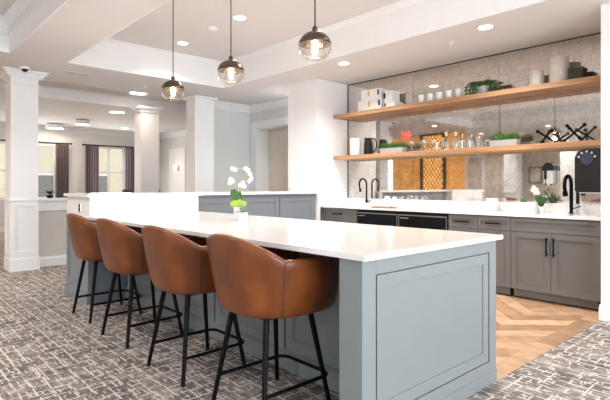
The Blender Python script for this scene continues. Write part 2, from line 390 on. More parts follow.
# mouldings
bm = BM()
crown(bm, (-8.1, 4.83), (-8.1, 5.9), (1, 0), ZC, .12); crown(bm, (-8.1, 5.9), (-5.954, 5.9), (0, -1), ZC, .12)
struct('trim_4', bm, WHITE)
bm = BM()
crown(bm, (-14.5, -4), (-14.5, 7), (1, 0), ZC, .14); crown(bm, (-14.5, 7), (-8.22, 7), (0, -1), ZC, .14)
struct('trim_5', bm, WHITE)
bm = BM()
skirt(bm, (-1.40, 4.93), (X1-.2, 4.93), (0, -1)); skirt(bm, (-1.40, 4.912), (-1.40, 5.2), (-1, 0), t=.012)
struct('baseboard_right', bm, WHITE)
bm = BM(); skirt(bm, (-14.5, -4), (-14.5, 7), (1, 0)); struct('baseboard_far', bm, WHITE)
# doorway casing
bm = BM()
box(bm, -8.08, -7.88, 5.87, 5.899, 0, 2.52, .004); box(bm, -7.88, -6.0, 5.87, 5.899, 2.38, 2.52, .004); box(bm, -7.93, -7.88, 5.899, 6.20, 0, 2.38); box(bm, -7.88, -6.9, 5.95, 6.20, 2.36, 2.399)
struct('trim_6', bm, WHITE)
bm = BM(); box(bm, -7.878, -6.902, 6.195, 6.24, .01, 2.355, .003)
for z0, z1 in ((.2, 1.0), (1.12, 2.2)): box(bm, -7.78, -7.0, 6.188, 6.197, z0, z1, .003)
struct('door_1', bm, mat('pale beige door paint', (.76, .68, .60, 1), .5))

# low wall between the columns at x = -8
bm = BM(); box(bm, -8.10, -7.98, 1.83, 4.36, 0, .93)
struct('wall_low', bm, mat('warm grey wall paint', (.62, .60, .58, 1), .7))
bm = BM(); box(bm, -8.15, -7.93, 1.83, 4.36, .99, 1.03, .004); box(bm, -8.12, -7.96, 1.83, 4.36, .84, .99, .003)
struct('trim_7', bm, WHITE)
bm = BM(); skirt(bm, (-7.98, 1.86), (-7.98, 4.36), (1, 0), .15, .02); struct('baseboard_low', bm, WHITE)

# columns
def column(x0, x1, y0, y1, label, zt=ZC, small=True):
    cx, cy = (x0+x1)/2, (y0+y1)/2; hx, hy = (x1-x0)/2, (y1-y0)/2
    t = thing('column', label, 'column', (cx, cy, 0), group='square white columns')
    bm = BM(); box(bm, -hx, hx, -hy, hy, .0, zt, .004)
    obj('shaft', bm, WHITE, t)
    bm = BM()
    for e, z0, z1 in ((.022, zt-.12, zt-.11), (.03, zt-.06, zt-.045), (.05, zt-.045, zt-.001)) if small else ((.022, zt-.20, zt-.18), (.03, zt-.10, zt-.08), (.06, zt-.08, zt-.05), (.09, zt-.05, zt-.025), (.115, zt-.025, zt-.001)):
        box(bm, -hx-e, hx+e, -hy-e, hy+e, z0, z1, .004)
    obj('capital', bm, WHITE, t)
    bm = BM(); e = .02
    box(bm, -hx-e, hx+e, -hy-e, hy+e, 0, .18, .006); box(bm, -hx-.01, hx+.01, -hy-.01, hy+.01, .18, .21, .004)
    obj('plinth', bm, WHITE, t)
    bm = BM(); fr = .055; e = .012
    for s in (1,):
        box(bm, hx, hx+e, -hy, -hy+fr, .21, 1.0); box(bm, hx, hx+e, hy-fr, hy, .21, 1.0); box(bm, hx, hx+e, -hy+fr, hy-fr, .21, .28); box(bm, hx, hx+e, -hy+fr, hy-fr, .93, 1.0)
        box(bm, -hx, -hx+fr, -hy-e, -hy, .21, 1.0); box(bm, hx-fr, hx, -hy-e, -hy, .21, 1.0); box(bm, -hx+fr, hx-fr, -hy-e, -hy, .21, .28); box(bm, -hx+fr, hx-fr, -hy-e, -hy, .93, 1.0)
    box(bm, -hx-.02, hx+.02, -hy-.02, hy+.02, 1.0, 1.03, .004)
    obj('wainscot_frame', bm, WHITE, t)
    return t
column(-8.12, -7.78, 1.51, 1.86, 'square white column beside the low wall with a camera dome above', small=False)
column(-8.10, -7.78, 4.42, 4.82, 'square white column joining the pale grey wall behind the raised bar')
column(-9.88, -9.56, 4.18, 4.58, 'square white column standing alone between the window and the wall sconces')
column(-9.88, -9.56, 1.25, 1.6, 'square white column at the left edge, partly behind the nearest column')
column(-6.9, -6.5, -3.6, -3.2, 'square white column reflected in the mirror right of the amber screen')
column(-5.1, -4.7, -3.2, -2.8, 'square white column reflected in the mirror beside the framed picture')

# ------------------------------------------------------------ shaker fronts
def front(bm, a, b_, z0, z1, fr=.06, th=.02, rec=.012, lip=.012, y=0):
    """recessed-panel front lying in the xz plane, face towards -y, back at y"""
    box(bm, a, b_, y-th+rec, y, z0, z1)
    f = y-th+rec
    box(bm, a, a+fr, y-th, f+.0001, z0, z1); box(bm, b_-fr, b_, y-th, f+.0001, z0, z1)
    box(bm, a+fr, b_-fr, y-th, f+.0001, z0, z0+fr); box(bm, a+fr, b_-fr, y-th, f+.0001, z1-fr, z1)
    if lip:
        a2, b2, c2, d2 = a+fr, b_-fr, z0+fr, z1-fr; m_ = y-th+rec*.45
        box(bm, a2, a2+lip, m_, f+.0001, c2, d2); box(bm, b2-lip, b2, m_, f+.0001, c2, d2)
        box(bm, a2+lip, b2-lip, m_, f+.0001, c2, c2+lip); box(bm, a2+lip, b2-lip, m_, f+.0001, d2-lip, d2)
def turn(bm, M): bmesh.ops.transform(bm, matrix=M, verts=bm.verts)

# ------------------------------------------------------------ kitchen island
ZT = .914; TH = .028; XE, IY0, IY1 = -1.372, 1.613, 2.935
bm = BM(); box(bm, -5.088, XE, IY0, IY1, ZT-TH, ZT, .003)
tag(obj('countertop', bm, QUARTZ), 'long white quartz countertop on the blue grey kitchen island', 'countertop')
isl = thing('kitchen_island', 'blue grey panelled kitchen island in front of the leather stools', 'kitchen island', (-3.2, 2.4, 0))
def lb(o, loc):                                   # shift geometry into a thing's local frame
    o.data.transform(Matrix.Translation((-loc[0], -loc[1], -loc[2]))); return o
IL = (-3.2, 2.4, 0)
def ip(name, bm, m, **k): return lb(obj(name, bm, m, isl, **k), IL)
zb = ZT-TH
bm = BM(); box(bm, -5.09, XE-.16, 2.08, IY1-.03, 0.0, zb, .002)
ip('cabinet_body', bm, BLUEGREY)
for i in range(4):                                # stool side panels, each its own part
    a = -5.05+i*.87; bm = BM(); front(bm, a, a+.85, .13, zb-.02, .07, .018, .01, .012, y=2.08); ip('side_panel', bm, BLUEGREY)
bm = BM(); box(bm, -5.09, XE-.16, 2.05, 2.08, 0, .115, .003); box(bm, -5.09, XE-.16, 2.055, 2.08, .115, .13, .003); ip('baseboard', bm, BLUEGREY)
for i in range(4):                                # aisle side doors
    a = -5.05+i*.87; bm = BM(); front(bm, -(a+.85), -a, .13, zb-.02, .07, .018, .01, .012); turn(bm, Matrix.Translation((0, IY1-.03, 0)) @ Matrix.Rotation(PI, 4, 'Z')); ip('door', bm, BLUEGREY)
# end wall: thick return with a framed panel facing the camera
ex0, ex1 = -1.545, -1.405; ey0, ey1 = IY0+.02, IY1-.028
bm = BM(); box(bm, ex0, ex1-.019, ey0, ey1, 0, zb, .002); ip('end_wall', bm, BLUEGREY)
bm = BM()
def exf(u0, u1, z0, z1, x=ex1, d=.0195, bev=.0015): box(bm, x-d, x, u0, u1, z0, z1, bev)
a, b_, c, d = ey0+.095, ey1-.085, .14, zb-.075
exf(ey0, a, .0, zb); exf(b_, ey1, .0, zb); exf(a, b_, .0, c); exf(a, b_, d, zb)
ip('panel_frame', bm, BLUEGREY)
bm = BM(); g = .013; w_ = .062; xx = ex1-.002    # flat band inside a shadow groove
a2, b2, c2, d2 = a+g, b_-g, c+.006, d-.006
for q in ((a2, a2+w_, c2, d2), (b2-w_, b2, c2, d2), (a2+w_, b2-w_, c2, c2+w_), (a2+w_, b2-w_, d2-w_, d2)): box(bm, ex1-.0195, xx, *q, .0015)
ip('panel_moulding', bm, BLUEGREY)
bm = BM(); box(bm, ex1-.0192, ex1-.008, a2+w_, b2-w_, c2+w_, d2-w_); ip('inner_panel', bm, BLUEGREY)
bm = BM(); box(bm, ex1-.001, ex1+.004, ey0-.004, ey1+.004, 0, .075, .0015); box(bm, ex0, ex1, ey0-.005, ey0+.001, 0, .075, .0015); ip('base_moulding', bm, BLUEGREY)

# ------------------------------------------------------------ raised bar at the far end
RB = (-5.4, 3.2, 0)
rb = thing('raised_bar', 'tall white topped bar with slate blue panels closing the island end', 'bar counter', RB)
def rp(name, bm, m, **k): return lb(obj(name, bm, m, rb, **k), RB)
bm = BM(); box(bm, -5.87, -5.065, 1.66, 2.97, 1.10, 1.135, .003); box(bm, -5.87, -5.20, 2.97, 5.079, 1.10, 1.135, .003); rp('bar_top', bm, QUARTZ)
bm = BM(); box(bm, -5.84, -5.10, 1.69, 2.94, .90, 1.10, .002); box(bm, -5.101, -5.096, 1.69, 2.94, ZT+.001, 1.10); rp('quartz_upstand', bm, QUARTZ)
bm = BM(); box(bm, -5.83, -5.115, 1.70, 2.93, 0, .90, .002); box(bm, -5.80, -5.25, 2.93, 5.079, 0, 1.10, .002); rp('bar_body', bm, SLATE)
bm = BM(); front(bm, -5.83, -5.115, .12, .90, .07, .02, .01, .012, y=1.70); rp('end_panel', bm, SLATE)
bm = BM(); box(bm, -5.85, -5.115, 1.665, 1.70, 0, .12, .004); box(bm, -5.85, -5.83, 1.70, 5.079, 0, .12, .004); rp('baseboard', bm, SLATE)
for (a, b_) in ((2.98, 3.62), (3.64, 4.30), (4.32, 4.98)):
    bm = BM(); front(bm, a, b_, .12, 1.06, .06, .018, .01, .012); turn(bm, Matrix.Translation((-5.25, 0, 0)) @ Matrix.Rotation(PI/2, 4, 'Z')); rp('panel', bm, SLATE)
bm = BM(); box(bm, -5.26, -5.20, 5.03, 5.079, 0, 1.10, .002); rp('corner_post', bm, WHITE)
bm = BM(); box(bm, -5.43, -5.36, 1.682, 1.690, .94, 1.03, .003)
o = rp('outlet', bm, STEEL)
bm = BM(); box(bm, -5.415, -5.375, 1.680, 1.6825, .955, .98); box(bm, -5.415, -5.375, 1.680, 1.6825, .99, 1.015)
so = rp('socket', bm, PLASTIC); so.parent = o

# ------------------------------------------------------------ back counter
YC = 5.17; YF = YC+.02; YB = YM-.005
def wood_thing(name, label, cat, loc, group=None): return thing(name, label, cat, loc, 0, group)
bm = BM(); box(bm, -5.295, -1.405, YC-.02, YM-.002, ZT-TH, ZT, .003)
tag(obj('countertop', bm, QUARTZ), 'white quartz countertop along the mirrored wall over taupe cabinets', 'countertop')
bm = BM(); box(bm, -5.295, -1.405, YM-.022, YM-.002, ZT+.0005, ZT+.105, .002)
tag(obj('backsplash', bm, QUARTZ), 'low white quartz backsplash strip at the foot of the mirror', 'backsplash')
def pull(t, parent, x, z, l, vert=False, y=0):
    bm = BM(); r = .0085; yy = y-.035
    if vert:
        tube(bm, [(x, yy, z-l/2), (x, yy, z+l/2)], r, 8)
        for s in (-1, 1): tube(bm, [(x, yy, z+s*l*.4), (x, y+.004, z+s*l*.4)], r*.8, 8)
    else:
        tube(bm, [(x-l/2, yy, z), (x+l/2, yy, z)], r, 8)
        for s in (-1, 1): tube(bm, [(x+s*l*.4, yy, z), (x+s*l*.4, y+.004, z)], r*.8, 8)
    return obj('handle', bm, BLACK, parent, smooth=True)
def cabinet(x0, x1, label, drawers, doors, falsefront=False):
    cx = (x0+x1)/2; t = thing('base_cabinet', label, 'cabinet', (cx, YF, 0), group='taupe base cabinets')
    hw = (x1-x0)/2-.001; zt_ = ZT-TH-.001
    bm = BM(); box(bm, -hw, hw, 0, YB-YF, .105, zt_); obj('carcass', bm, TAUPE, t)
    bm = BM(); box(bm, -hw+.012, hw-.03, .03, .048, .022, .10, .002); obj('toe_board', bm, TAUPE, t)
    bm = BM(); box(bm, -hw, hw, .10, .12, 0, .105); obj('plinth', bm, TOESHADE, t)  # backing board, shade of the gap painted into its colour
    g = .0025; zd = zt_-.155
    if falsefront: bm = BM(); front(bm, -hw+g, hw-g, zd, zt_-.012, .04, .02, .012, .008); obj('false_front', bm, TAUPE, t)
    for (a, b_) in drawers:
        bm = BM(); front(bm, a-cx+g, b_-cx-g, zd, zt_-.012, .04, .02, .012, .008); o = obj('drawer', bm, TAUPE, t)
        pull(t, o, (a+b_)/2-cx, (zd+zt_-.012)/2, .17, y=-.012)
    for (a, b_, hs) in doors:
        bm = BM(); front(bm, a-cx+g, b_-cx-g, .11, zd-.006, .058, .02, .012, .008); o = obj('door', bm, TAUPE, t)
        hx = (b_-cx-.035) if hs > 0 else (a-cx+.035)
        pull(t, o, hx, zd-.14, .19, True, y=-.02)
    return t
cabinet(-5.295, -4.56, 'taupe drawer cabinet beside the white stub wall, left of the black fridges', [(-5.295, -4.56)], [(-5.295, -4.93, 1), (-4.93, -4.56, -1)])
cabinet(-3.09, -2.335, 'taupe cabinet with two drawers side by side, right of the black fridges', [(-3.09, -2.72), (-2.72, -2.335)], [(-3.09, -2.72, 1), (-2.72, -2.335, -1)])
cabinet(-2.335, -1.47, 'taupe two door sink cabinet with tall black handles by the right wall', [], [(-2.335, -1.92, 1), (-1.92, -1.47, -1)], True)
bm = BM(); box(bm, -1.468, -1.402, YF-.015, YF+.02, .0, ZT-TH-.001); tag(obj('filler_strip', bm, TAUPE), 'narrow taupe filler strip between sink cabinet and right wall', 'filler strip')
for (x0, x1, lab) in ((-4.55, -3.83, 'black undercounter fridge next to the left drawer cabinet'), (-3.82, -3.10, 'black undercounter fridge next to the cabinet with two drawers')):
    cx = (x0+x1)/2; t = thing('undercounter_fridge', lab, 'fridge', (cx, YF, 0), group='black undercounter fridges'); hw = (x1-x0)/2-.003
    bm = BM(); box(bm, -hw, hw, .02, YB-YF, .02, ZT-TH-.012, .003); obj('body', bm, PLASTIC, t)
    bm = BM(); box(bm, -hw, hw, -.03, .015, .12, .845, .004); d_ = obj('door', bm, BLACKGL, t)
    bm = BM()
    for q in ((-hw, -hw+.012, .12, .845), (hw-.012, hw, .12, .845), (-hw+.012, hw-.012, .83, .845)): box(bm, q[0], q[1], -.034, -.029, q[2], q[3], .001)
    fo = obj('door_frame', bm, STEEL, t)
    bm = BM(); tube(bm, [(-hw+.05, -.055, .80), (-hw+.17, -.055, .80)], .006, 8); tube(bm, [(-hw+.06, -.055, .80), (-hw+.06, -.028, .80)], .005, 8); tube(bm, [(-hw+.16, -.055, .80), (-hw+.16, -.028, .80)], .005, 8); h_ = obj('handle', bm, STEEL, d_, smooth=True)
    bm = BM(); box(bm, -hw, hw, .03, .05, .02, .11); obj('grille', bm, BLACK, t)
    for sx in (-1, 1):
        for yy in (.06, .45): bm = BM(); lathe(bm, [(0, 0), (.02, 0), (.02, .03), (0, .03)], (sx*(hw-.05), yy, 0), 12); obj('foot', bm, PLASTIC, t)

# mirror panels and their dark frame
mt = thing('antiqued_mirror', 'antiqued mirror of tall panels covering the wall above the back counter', 'mirror', (-3.35, YM+.02, ZT+.105))
ML = (-3.35, YM+.02, ZT+.105)
seams = [-5.285, -4.03, -2.765, -1.403]
for a, b_ in zip(seams, seams[1:]):
    bm = BM(); box(bm, a+.0015, b_-.0015, YM, YM+.006, ZT+.105, ZC-.012, .0008); lb(obj('mirror_panel', bm, MIRROR, mt), ML)
bm = BM(); box(bm, -5.30, -1.402, YM-.006, YM+.006, ZC-.014, ZC-.001); box(bm, -5.299, -5.285, YM-.006, YM+.006, ZT+.106, ZC-.014); lb(obj('frame', bm, BRONZE, mt), ML)

# shelves
SY0 = 5.46
for z, lab in ((2.337, 'upper thick oak shelf across the antiqued mirror'), (1.685, 'lower thick oak shelf across the antiqued mirror')):
    bm = BM(); box(bm, -5.297, -1.405, SY0, YM-.001, z-.06, z, .003)
    tag(obj('wall_shelf', bm, OAK), lab, 'shelf', 'oak shelves on the mirror')

# ------------------------------------------------------------ pendants
def pendant(x, label):
    t = thing('pendant_lamp', label, 'pendant lamp', (x, 2.27, 2.168), group='pendants over the island')
    r = .115
    prof = [(r*math.cos(a), r*.93*math.sin(a)) for a in [R(8+ i*(66)/8) for i in range(9)]]
    bm = BM(); lathe(bm, [(q[0]-.003, q[1]) for q in prof][::1]+[(.022, r*.93), (.022, r*.93+.0)]+[], seg=40)
    prof2 = [(r*1.005*math.cos(R(8+i*8.25)), r*.93*1.005*math.sin(R(8+i*8.25))) for i in range(9)]
    bm.free(); bm = BM(); lathe(bm, prof2+[(.020, r*.95), (.018, r*1.16), (.008, r*1.26), (0, r*1.26)], seg=40)
    sh = obj('metal_cap', bm, BRONZE, t, smooth=True); m_ = sh.modifiers.new('thick', 'SOLIDIFY'); m_.thickness = .003; m_.offset = -1
    bm = BM(); pr = [(r*math.cos(a), r*.93*math.sin(a)) for a in [R(8-i*58/12) for i in range(13)]]; pr += [(pr[-1][0]-.012, pr[-1][1]-.006), (pr[-1][0]-.025, pr[-1][1]-.004)]
    lathe(bm, pr, seg=40); obj('glass_globe', bm, SMOKE, t, smooth=True)
    bm = BM(); lathe(bm, [(0, -.055), (.012, -.052), (.019, -.035), (.020, -.005), (.013, .03), (.012, .045), (0, .045)], seg=20); obj('bulb', bm, BULB, t, smooth=True)
    bm = BM(); lathe(bm, [(0, .045), (.016, .045), (.016, .10), (0, .10)], seg=16); obj('socket', bm, BRONZE, t, smooth=True)
    top = 3.28-2.168
    bm = BM(); tube(bm, [(0, 0, r*1.2), (0, 0, top-.02)], .0045, 8); obj('cord', bm, BLACK, t)
    bm = BM(); lathe(bm, [(0, top-.035), (.01, top-.035), (.06, top-.02), (.06, top-.001), (0, top-.001)], seg=24); obj('ceiling_canopy', bm, BRONZE, t, smooth=True)
    l = bpy.data.lights.new('pendant_light', 'POINT'); l.energy = 5; l.color = (1, .78, .5); l.shadow_soft_size = .03
    lo = bpy.data.objects.new('pendant_light', l); C.objects.link(lo); lo.parent = t; lo.location = (0, 0, -.09)
for x, lab in ((-4.43, 'glass globe pendant with bronze cap, farthest over the raised end'), (-3.40, 'glass globe pendant with bronze cap, middle of the three over the island'), (-2.376, 'glass globe pendant with bronze cap, nearest and largest looking')): pendant(x, lab)

# ------------------------------------------------------------ ceiling fixtures
def disc_lamp(x, y, z, r, label, power, col=(1, .965, .93), h=.008, lens=LENS, group='recessed downlights', name='downlight'):
    t = thing(name, label, 'ceiling light', (x, y, z), group=group)
    bm = BM(); lathe(bm, [(r*.82, -h+.002), (r*.84, -h-.002), (r, -h*.3), (r, 0), (0, 0)], seg=32); obj('trim_ring', bm, WHITE, t, smooth=True)
    bm = BM(); lathe(bm, [(0, -h), (r*.83, -h), (r*.83, -h+.004), (0, -h+.004)], seg=32); obj('lens', bm, lens, t, smooth=True)
    if power:
        l = bpy.data.lights.new('downlight_beam', 'AREA'); l.shape = 'DISK'; l.size = r*1.5; l.energy = power; l.color = col; l.spread = R(130)
        lo = bpy.data.objects.new('downlight_beam', l); C.objects.link(lo); lo.parent = t; lo.location = (0, 0, -h-.012)
    return t
for x, y, z, r, lab, p in (
    (-4.38, 4.72, ZC, .085, 'recessed downlight in the soffit, near the white stub wall', 14),
    (-2.395, 4.72, ZC, .085, 'recessed downlight in the soffit, above the right half of the shelves', 14),
    (-6.30, 3.38, 3.28, .085, 'recessed downlight in the tray ceiling, left of the middle pendant cord', 9),
    (-4.87, 3.38, 3.28, .085, 'recessed downlight in the tray ceiling, right of the middle pendant cord', 16),
    (-3.3, 3.38, 3.28, .085, 'recessed downlight in the tray, above the nearest pendant', 16),
    (-1.4, 3.38, 3.28, .085, 'recessed downlight in the tray, above the island end', 16),
    (-3.4, .1, 3.28, .085, 'recessed downlight in the lounge tray, behind the stools', 14),
    (-5.4, .1, 3.28, .085, 'recessed downlight in the lounge tray, beyond the farthest stool', 14),
    (-7.3, .1, ZC, .085, 'recessed downlight in the lounge soffit, before the amber screen', 18),
    (-6.22, 5.6, ZC, .085, 'added hidden downlight brightening the corridor behind the white stub wall', 11),  # lamp added out of sight to lift the dark corridor
    (-7.4, -2.7, ZC, .085, 'added downlight brightening the mirrored room, left of the framed picture', 22),  # added lamp, brightens the room that the mirror reflects
    (-5.2, -2.2, ZC, .085, 'added downlight brightening the mirrored room before the framed picture', 22),  # also added, lights the back wall for its reflection
    (-2.6, -2.4, ZC, .085, 'added downlight for the mirrored room, between the back wall windows', 18),  # extra lamp put in so the reflected room is brighter
    (-13.54, 5.455, ZC, .11, 'small round ceiling light before the far window wall', 8)):
    disc_lamp(x, y, z, r, lab, p)
disc_lamp(-9.32, 4.02, 3.07, 0.19, 'large round flush ceiling light by the lone column', 6, (1, .72, .55), group='round lights of the far room', name='flush_ceiling_light')
disc_lamp(-10.72, 4.14, ZC, .19, 'round flush ceiling light over the far room, nearest to the white beam', 9, (1, .72, .55), group='round lights of the far room', name='flush_ceiling_light')
for x, y, r, lab in ((-12.6, 4.0, .17, 'drum shaped ceiling light in the middle of the far room'), (-13.9, 3.72, .22, 'shallow drum ceiling light over the left far window')):
    t = thing('drum_ceiling_light', lab, 'ceiling light', (x, y, ZC), group='drum lights of the far room')
    bm = BM(); lathe(bm, [(0, -.02), (r, -.02), (r, -.12), (r-.01, -.12), (r-.01, -.03), (0, -.03)], seg=32); obj('lamp_shade', bm, WHITE, t, smooth=True)
    bm = BM(); lathe(bm, [(0, -.115), (r-.012, -.115), (r-.012, -.105), (0, -.105)], seg=32); obj('diffuser', bm, LENS, t, smooth=True)
    bm = BM(); lathe(bm, [(0, -.02), (.05, -.02), (.05, 0), (0, 0)], seg=16); obj('mount', bm, WHITE, t, smooth=True)
    l = bpy.data.lights.new('drum_light', 'AREA'); l.shape = 'DISK'; l.size = r*1.6; l.energy = 9; l.color = (1, .72, .55)
    lo = bpy.data.objects.new('drum_light', l); C.objects.link(lo); lo.parent = t; lo.location = (0, 0, -.13)
# smoke detectors, sprinklers, vent, camera
t = thing('smoke_detector', 'round white smoke detector on the tray ceiling behind the pendants', 'smoke detector', (-5.44, 3.35, 3.28))
bm = BM(); lathe(bm, [(0, -.035), (.04, -.035), (.065, -.02), (.07, 0), (0, 0)], seg=28); obj('housing', bm, WHITE, t, smooth=True)
bm = BM(); lathe(bm, [(0, -.04), (.018, -.04), (.018, -.034), (0, -.034)], seg=16); obj('sensor', bm, CEIL, t, smooth=True)
def sprinkler(x, y, z, lab):
    t = thing('sprinkler', lab, 'sprinkler', (x, y, z), group='ceiling sprinklers')
    bm = BM(); lathe(bm, [(0, -.006), (.03, -.006), (.035, 0), (0, 0)], seg=20); obj('escutcheon', bm, WHITE, t, smooth=True)
    bm = BM(); tube(bm, [(0, 0, -.005), (0, 0, -.035)], .007, 8); lathe(bm, [(0, -.038), (.016, -.038), (.016, -.035), (0, -.035)], seg=12); obj('head', bm, WHITE, t, smooth=True)
sprinkler(-2.92, 4.95, ZC, 'small white sprinkler on the soffit above the upper shelf')
sprinkler(-7.6, 3.4, ZC, 'small white sprinkler on the soffit left of the farthest pendant')
t = thing('slot_air_vent', 'narrow grey slot air vent in the ceiling right of the near column', 'air vent', (-7.4, 2.26, ZC))
bm = BM(); box(bm, -.05, .05, -.19, .19, -.008, 0, .002); obj('frame', bm, CEIL, t)
for k in (-1, 1): bm = BM(); box(bm, k*.022-.009, k*.022+.009, -.17, .17, -.010, -.0078); obj('slot', bm, CONC, t)
t = thing('security_camera', 'small white dome security camera on the ceiling before the near column', 'security camera', (-7.52, 1.63, ZC))
bm = BM(); lathe(bm, [(0, -.03), (.055, -.03), (.062, -.02), (.065, 0), (0, 0)], seg=28); obj('base', bm, WHITE, t, smooth=True)
bm = BM(); lathe(bm, [(0, -.068)]+[(.042*math.sin(R(a)), -.03-.038*math.cos(R(a))) for a in (15, 30, 45, 60, 75, 90)], seg=24); obj('dome', bm, BLACKGL, t, smooth=True)

# ------------------------------------------------------------ leather stools
def make_stool(label):
    t = thing('bar_stool', label, 'bar stool', (0, 0, 0), group='tan leather stools along the island')
    N = 72; PM = R(152)
    def foot(phi, rx, ry, p=2.4):
        # phi = 0 at the back (-y)
        s, c_ = math.sin(phi), math.cos(phi)
        k = (abs(s)**p+abs(c_)**p)**(-1/p)
        return s*k*rx, -c_*k*ry
    def eb(phi): return .262+.058*(1-math.cos(phi))/2*1.1
    def ztop(phi):
        a = abs(phi)/PM; 
        def sm(x): x = max(0, min(1, x)); return x*x*(3-2*x)
        return .968-.118*min(1, math.degrees(abs(phi))/63)**2.2-.03*sm((a-.45)*1.8)
    zb_ = .543
    bm = BM(); cols = []
    for i in range(N+1):
        phi = -PM+2*PM*i/N; zt_ = ztop(phi); col = []
        # outer wall, rounded lip, inner wall
        outer = []
        for k in range(9):
            f = k/8; z = zb_+.02+(zt_-.02-zb_-.02)*f; e = eb(phi)+(.340-eb(phi))*(f**.75)
            outer.append((e, z))
        outer.insert(0, (eb(phi)-.034, zb_)); outer.insert(1, (eb(phi)-.012, zb_+.006))
        e = outer[-1][0]; th = .045
        lip = [(e-.003, zt_-.008), (e-.012, zt_-.001), (e-.024, zt_+.002), (e-.036, zt_-.003), (e-th, zt_-.014)]
        inner = [(e-th-.004, zt_-.08), (e-th-.02, zb_+.12)]
        for (rr, z) in outer+lip+inner:
            x, y = foot(phi, rr, rr)
            if y > 0: y *= 1.12
            col.append(bm.verts.new((x, y, z)))
        cols.append(col)
    for A, B in zip(cols, cols[1:]):
        for k in range(len(A)-1): bm.faces.new((A[k], A[k+1], B[k+1], B[k]))
    for e_ in (cols[0], cols[-1]): bm.faces.new(e_)
    sh = obj('shell', bm, LEATHER, t, smooth=True)
    def pad(z0, z1, r_, rr, name, m):
        bm = BM(); rings = []
        pr = [(0, z0), (r_-rr, z0), (r_-rr*.3, z0+rr*.3), (r_, z0+rr), (r_, z1-rr), (r_-rr*.3, z1-rr*.3), (r_-rr, z1), (0, z1+.006)]
        for q, z in pr:
            if q == 0: rings.append([bm.verts.new((0, 0, z))]); continue
            rg = []
            for i in range(48):
                x, y = foot(2*PI*i/48, q, q); 
                if y > 0: y *= 1.08
                rg.append(bm.verts.new((x, y, z)))
            rings.append(rg)
        for A, B in zip(rings, rings[1:]):
            for i in range(48):
                j = (i+1) % 48
                if len(A) == 1: bm.faces.new((A[0], B[j], B[i]))
                elif len(B) == 1: bm.faces.new((A[i], A[j], B[0]))
                else: bm.faces.new((A[i], A[j], B[j], B[i]))
        return obj(name, bm, m, t, smooth=True)
    pad(.536, .60, .240, .018, 'seat_base', LEATHER)
    pad(.60, .675, .262, .024, 'seat', LEATHER)
    for s in (-1, 1):                               # welted seams where back meets arm
        bm = BM(); phi = s*R(63); pts = []
        for k in range(12):
            f = k/11; z = zb_+.02+(ztop(phi)-.03-zb_)*f; e = eb(phi)+.001+(.340-eb(phi))*(f**.75); x, y = foot(phi, e+.0005, e+.0005); pts.append((x, y, z))
        tube(bm, pts, .0045, 6); obj('seam', bm, STITCH, t, smooth=True)
    tops = .152; ft = .232
    for sx in (-1, 1):
        for sy in (-1, 1):
            bm = BM(); tube(bm, [(sx*tops, sy*tops, .537), (sx*ft, sy*ft, .0)], 0.0165, 12, .0125); obj('leg', bm, BLACK, t, smooth=True)
    zr = .155; q = tops+(ft-tops)*(1-zr/.537); fr_ = q+.055
    pts = [(-q, -q, zr), (-q, fr_-.06, zr)]
    for a in range(0, 91, 15): pts.append((-q+.06-.06*math.cos(R(a)), fr_-.06+.06*math.sin(R(a)), zr))
    for a in range(90, -1, -15): pts.append((q-.06+.06*math.cos(R(a)), fr_-.06+.06*math.sin(R(a)), zr))
    pts += [(q, fr_-.06, zr), (q, -q, zr)]
    bm = BM(); tube(bm, pts, .0105, 10); obj('footrest', bm, BLACK, t, smooth=True)
    bm = BM(); box(bm, -.165, .165, -.165, .165, .525, .534, .002); obj('mount_plate', bm, BLACK, t)
    for i_, (sx, sy) in enumerate(((-1, -1), (1, -1), (-1, 1), (1, 1))):
        bm = BM(); lathe(bm, [(0, 0), (.013, 0), (.013, .012), (0, .012)], (sx*ft, sy*ft, 0), 12); obj('foot_cap', bm, PLASTIC, t, smooth=True)
    return t
st = make_stool('tan leather bar stool nearest the camera, beside the island end panel')
st.location = (-2.115, 1.68, 0)
dup(st, (-2.885, 1.65, 0), R(1), 'tan leather bar stool, second from the island end panel')
dup(st, (-3.79, 1.67, 0), R(2), 'tan leather bar stool, third from the island end panel')
dup(st, (-4.65, 1.70, 0), 0, 'tan leather bar stool farthest from the camera, by the raised bar')

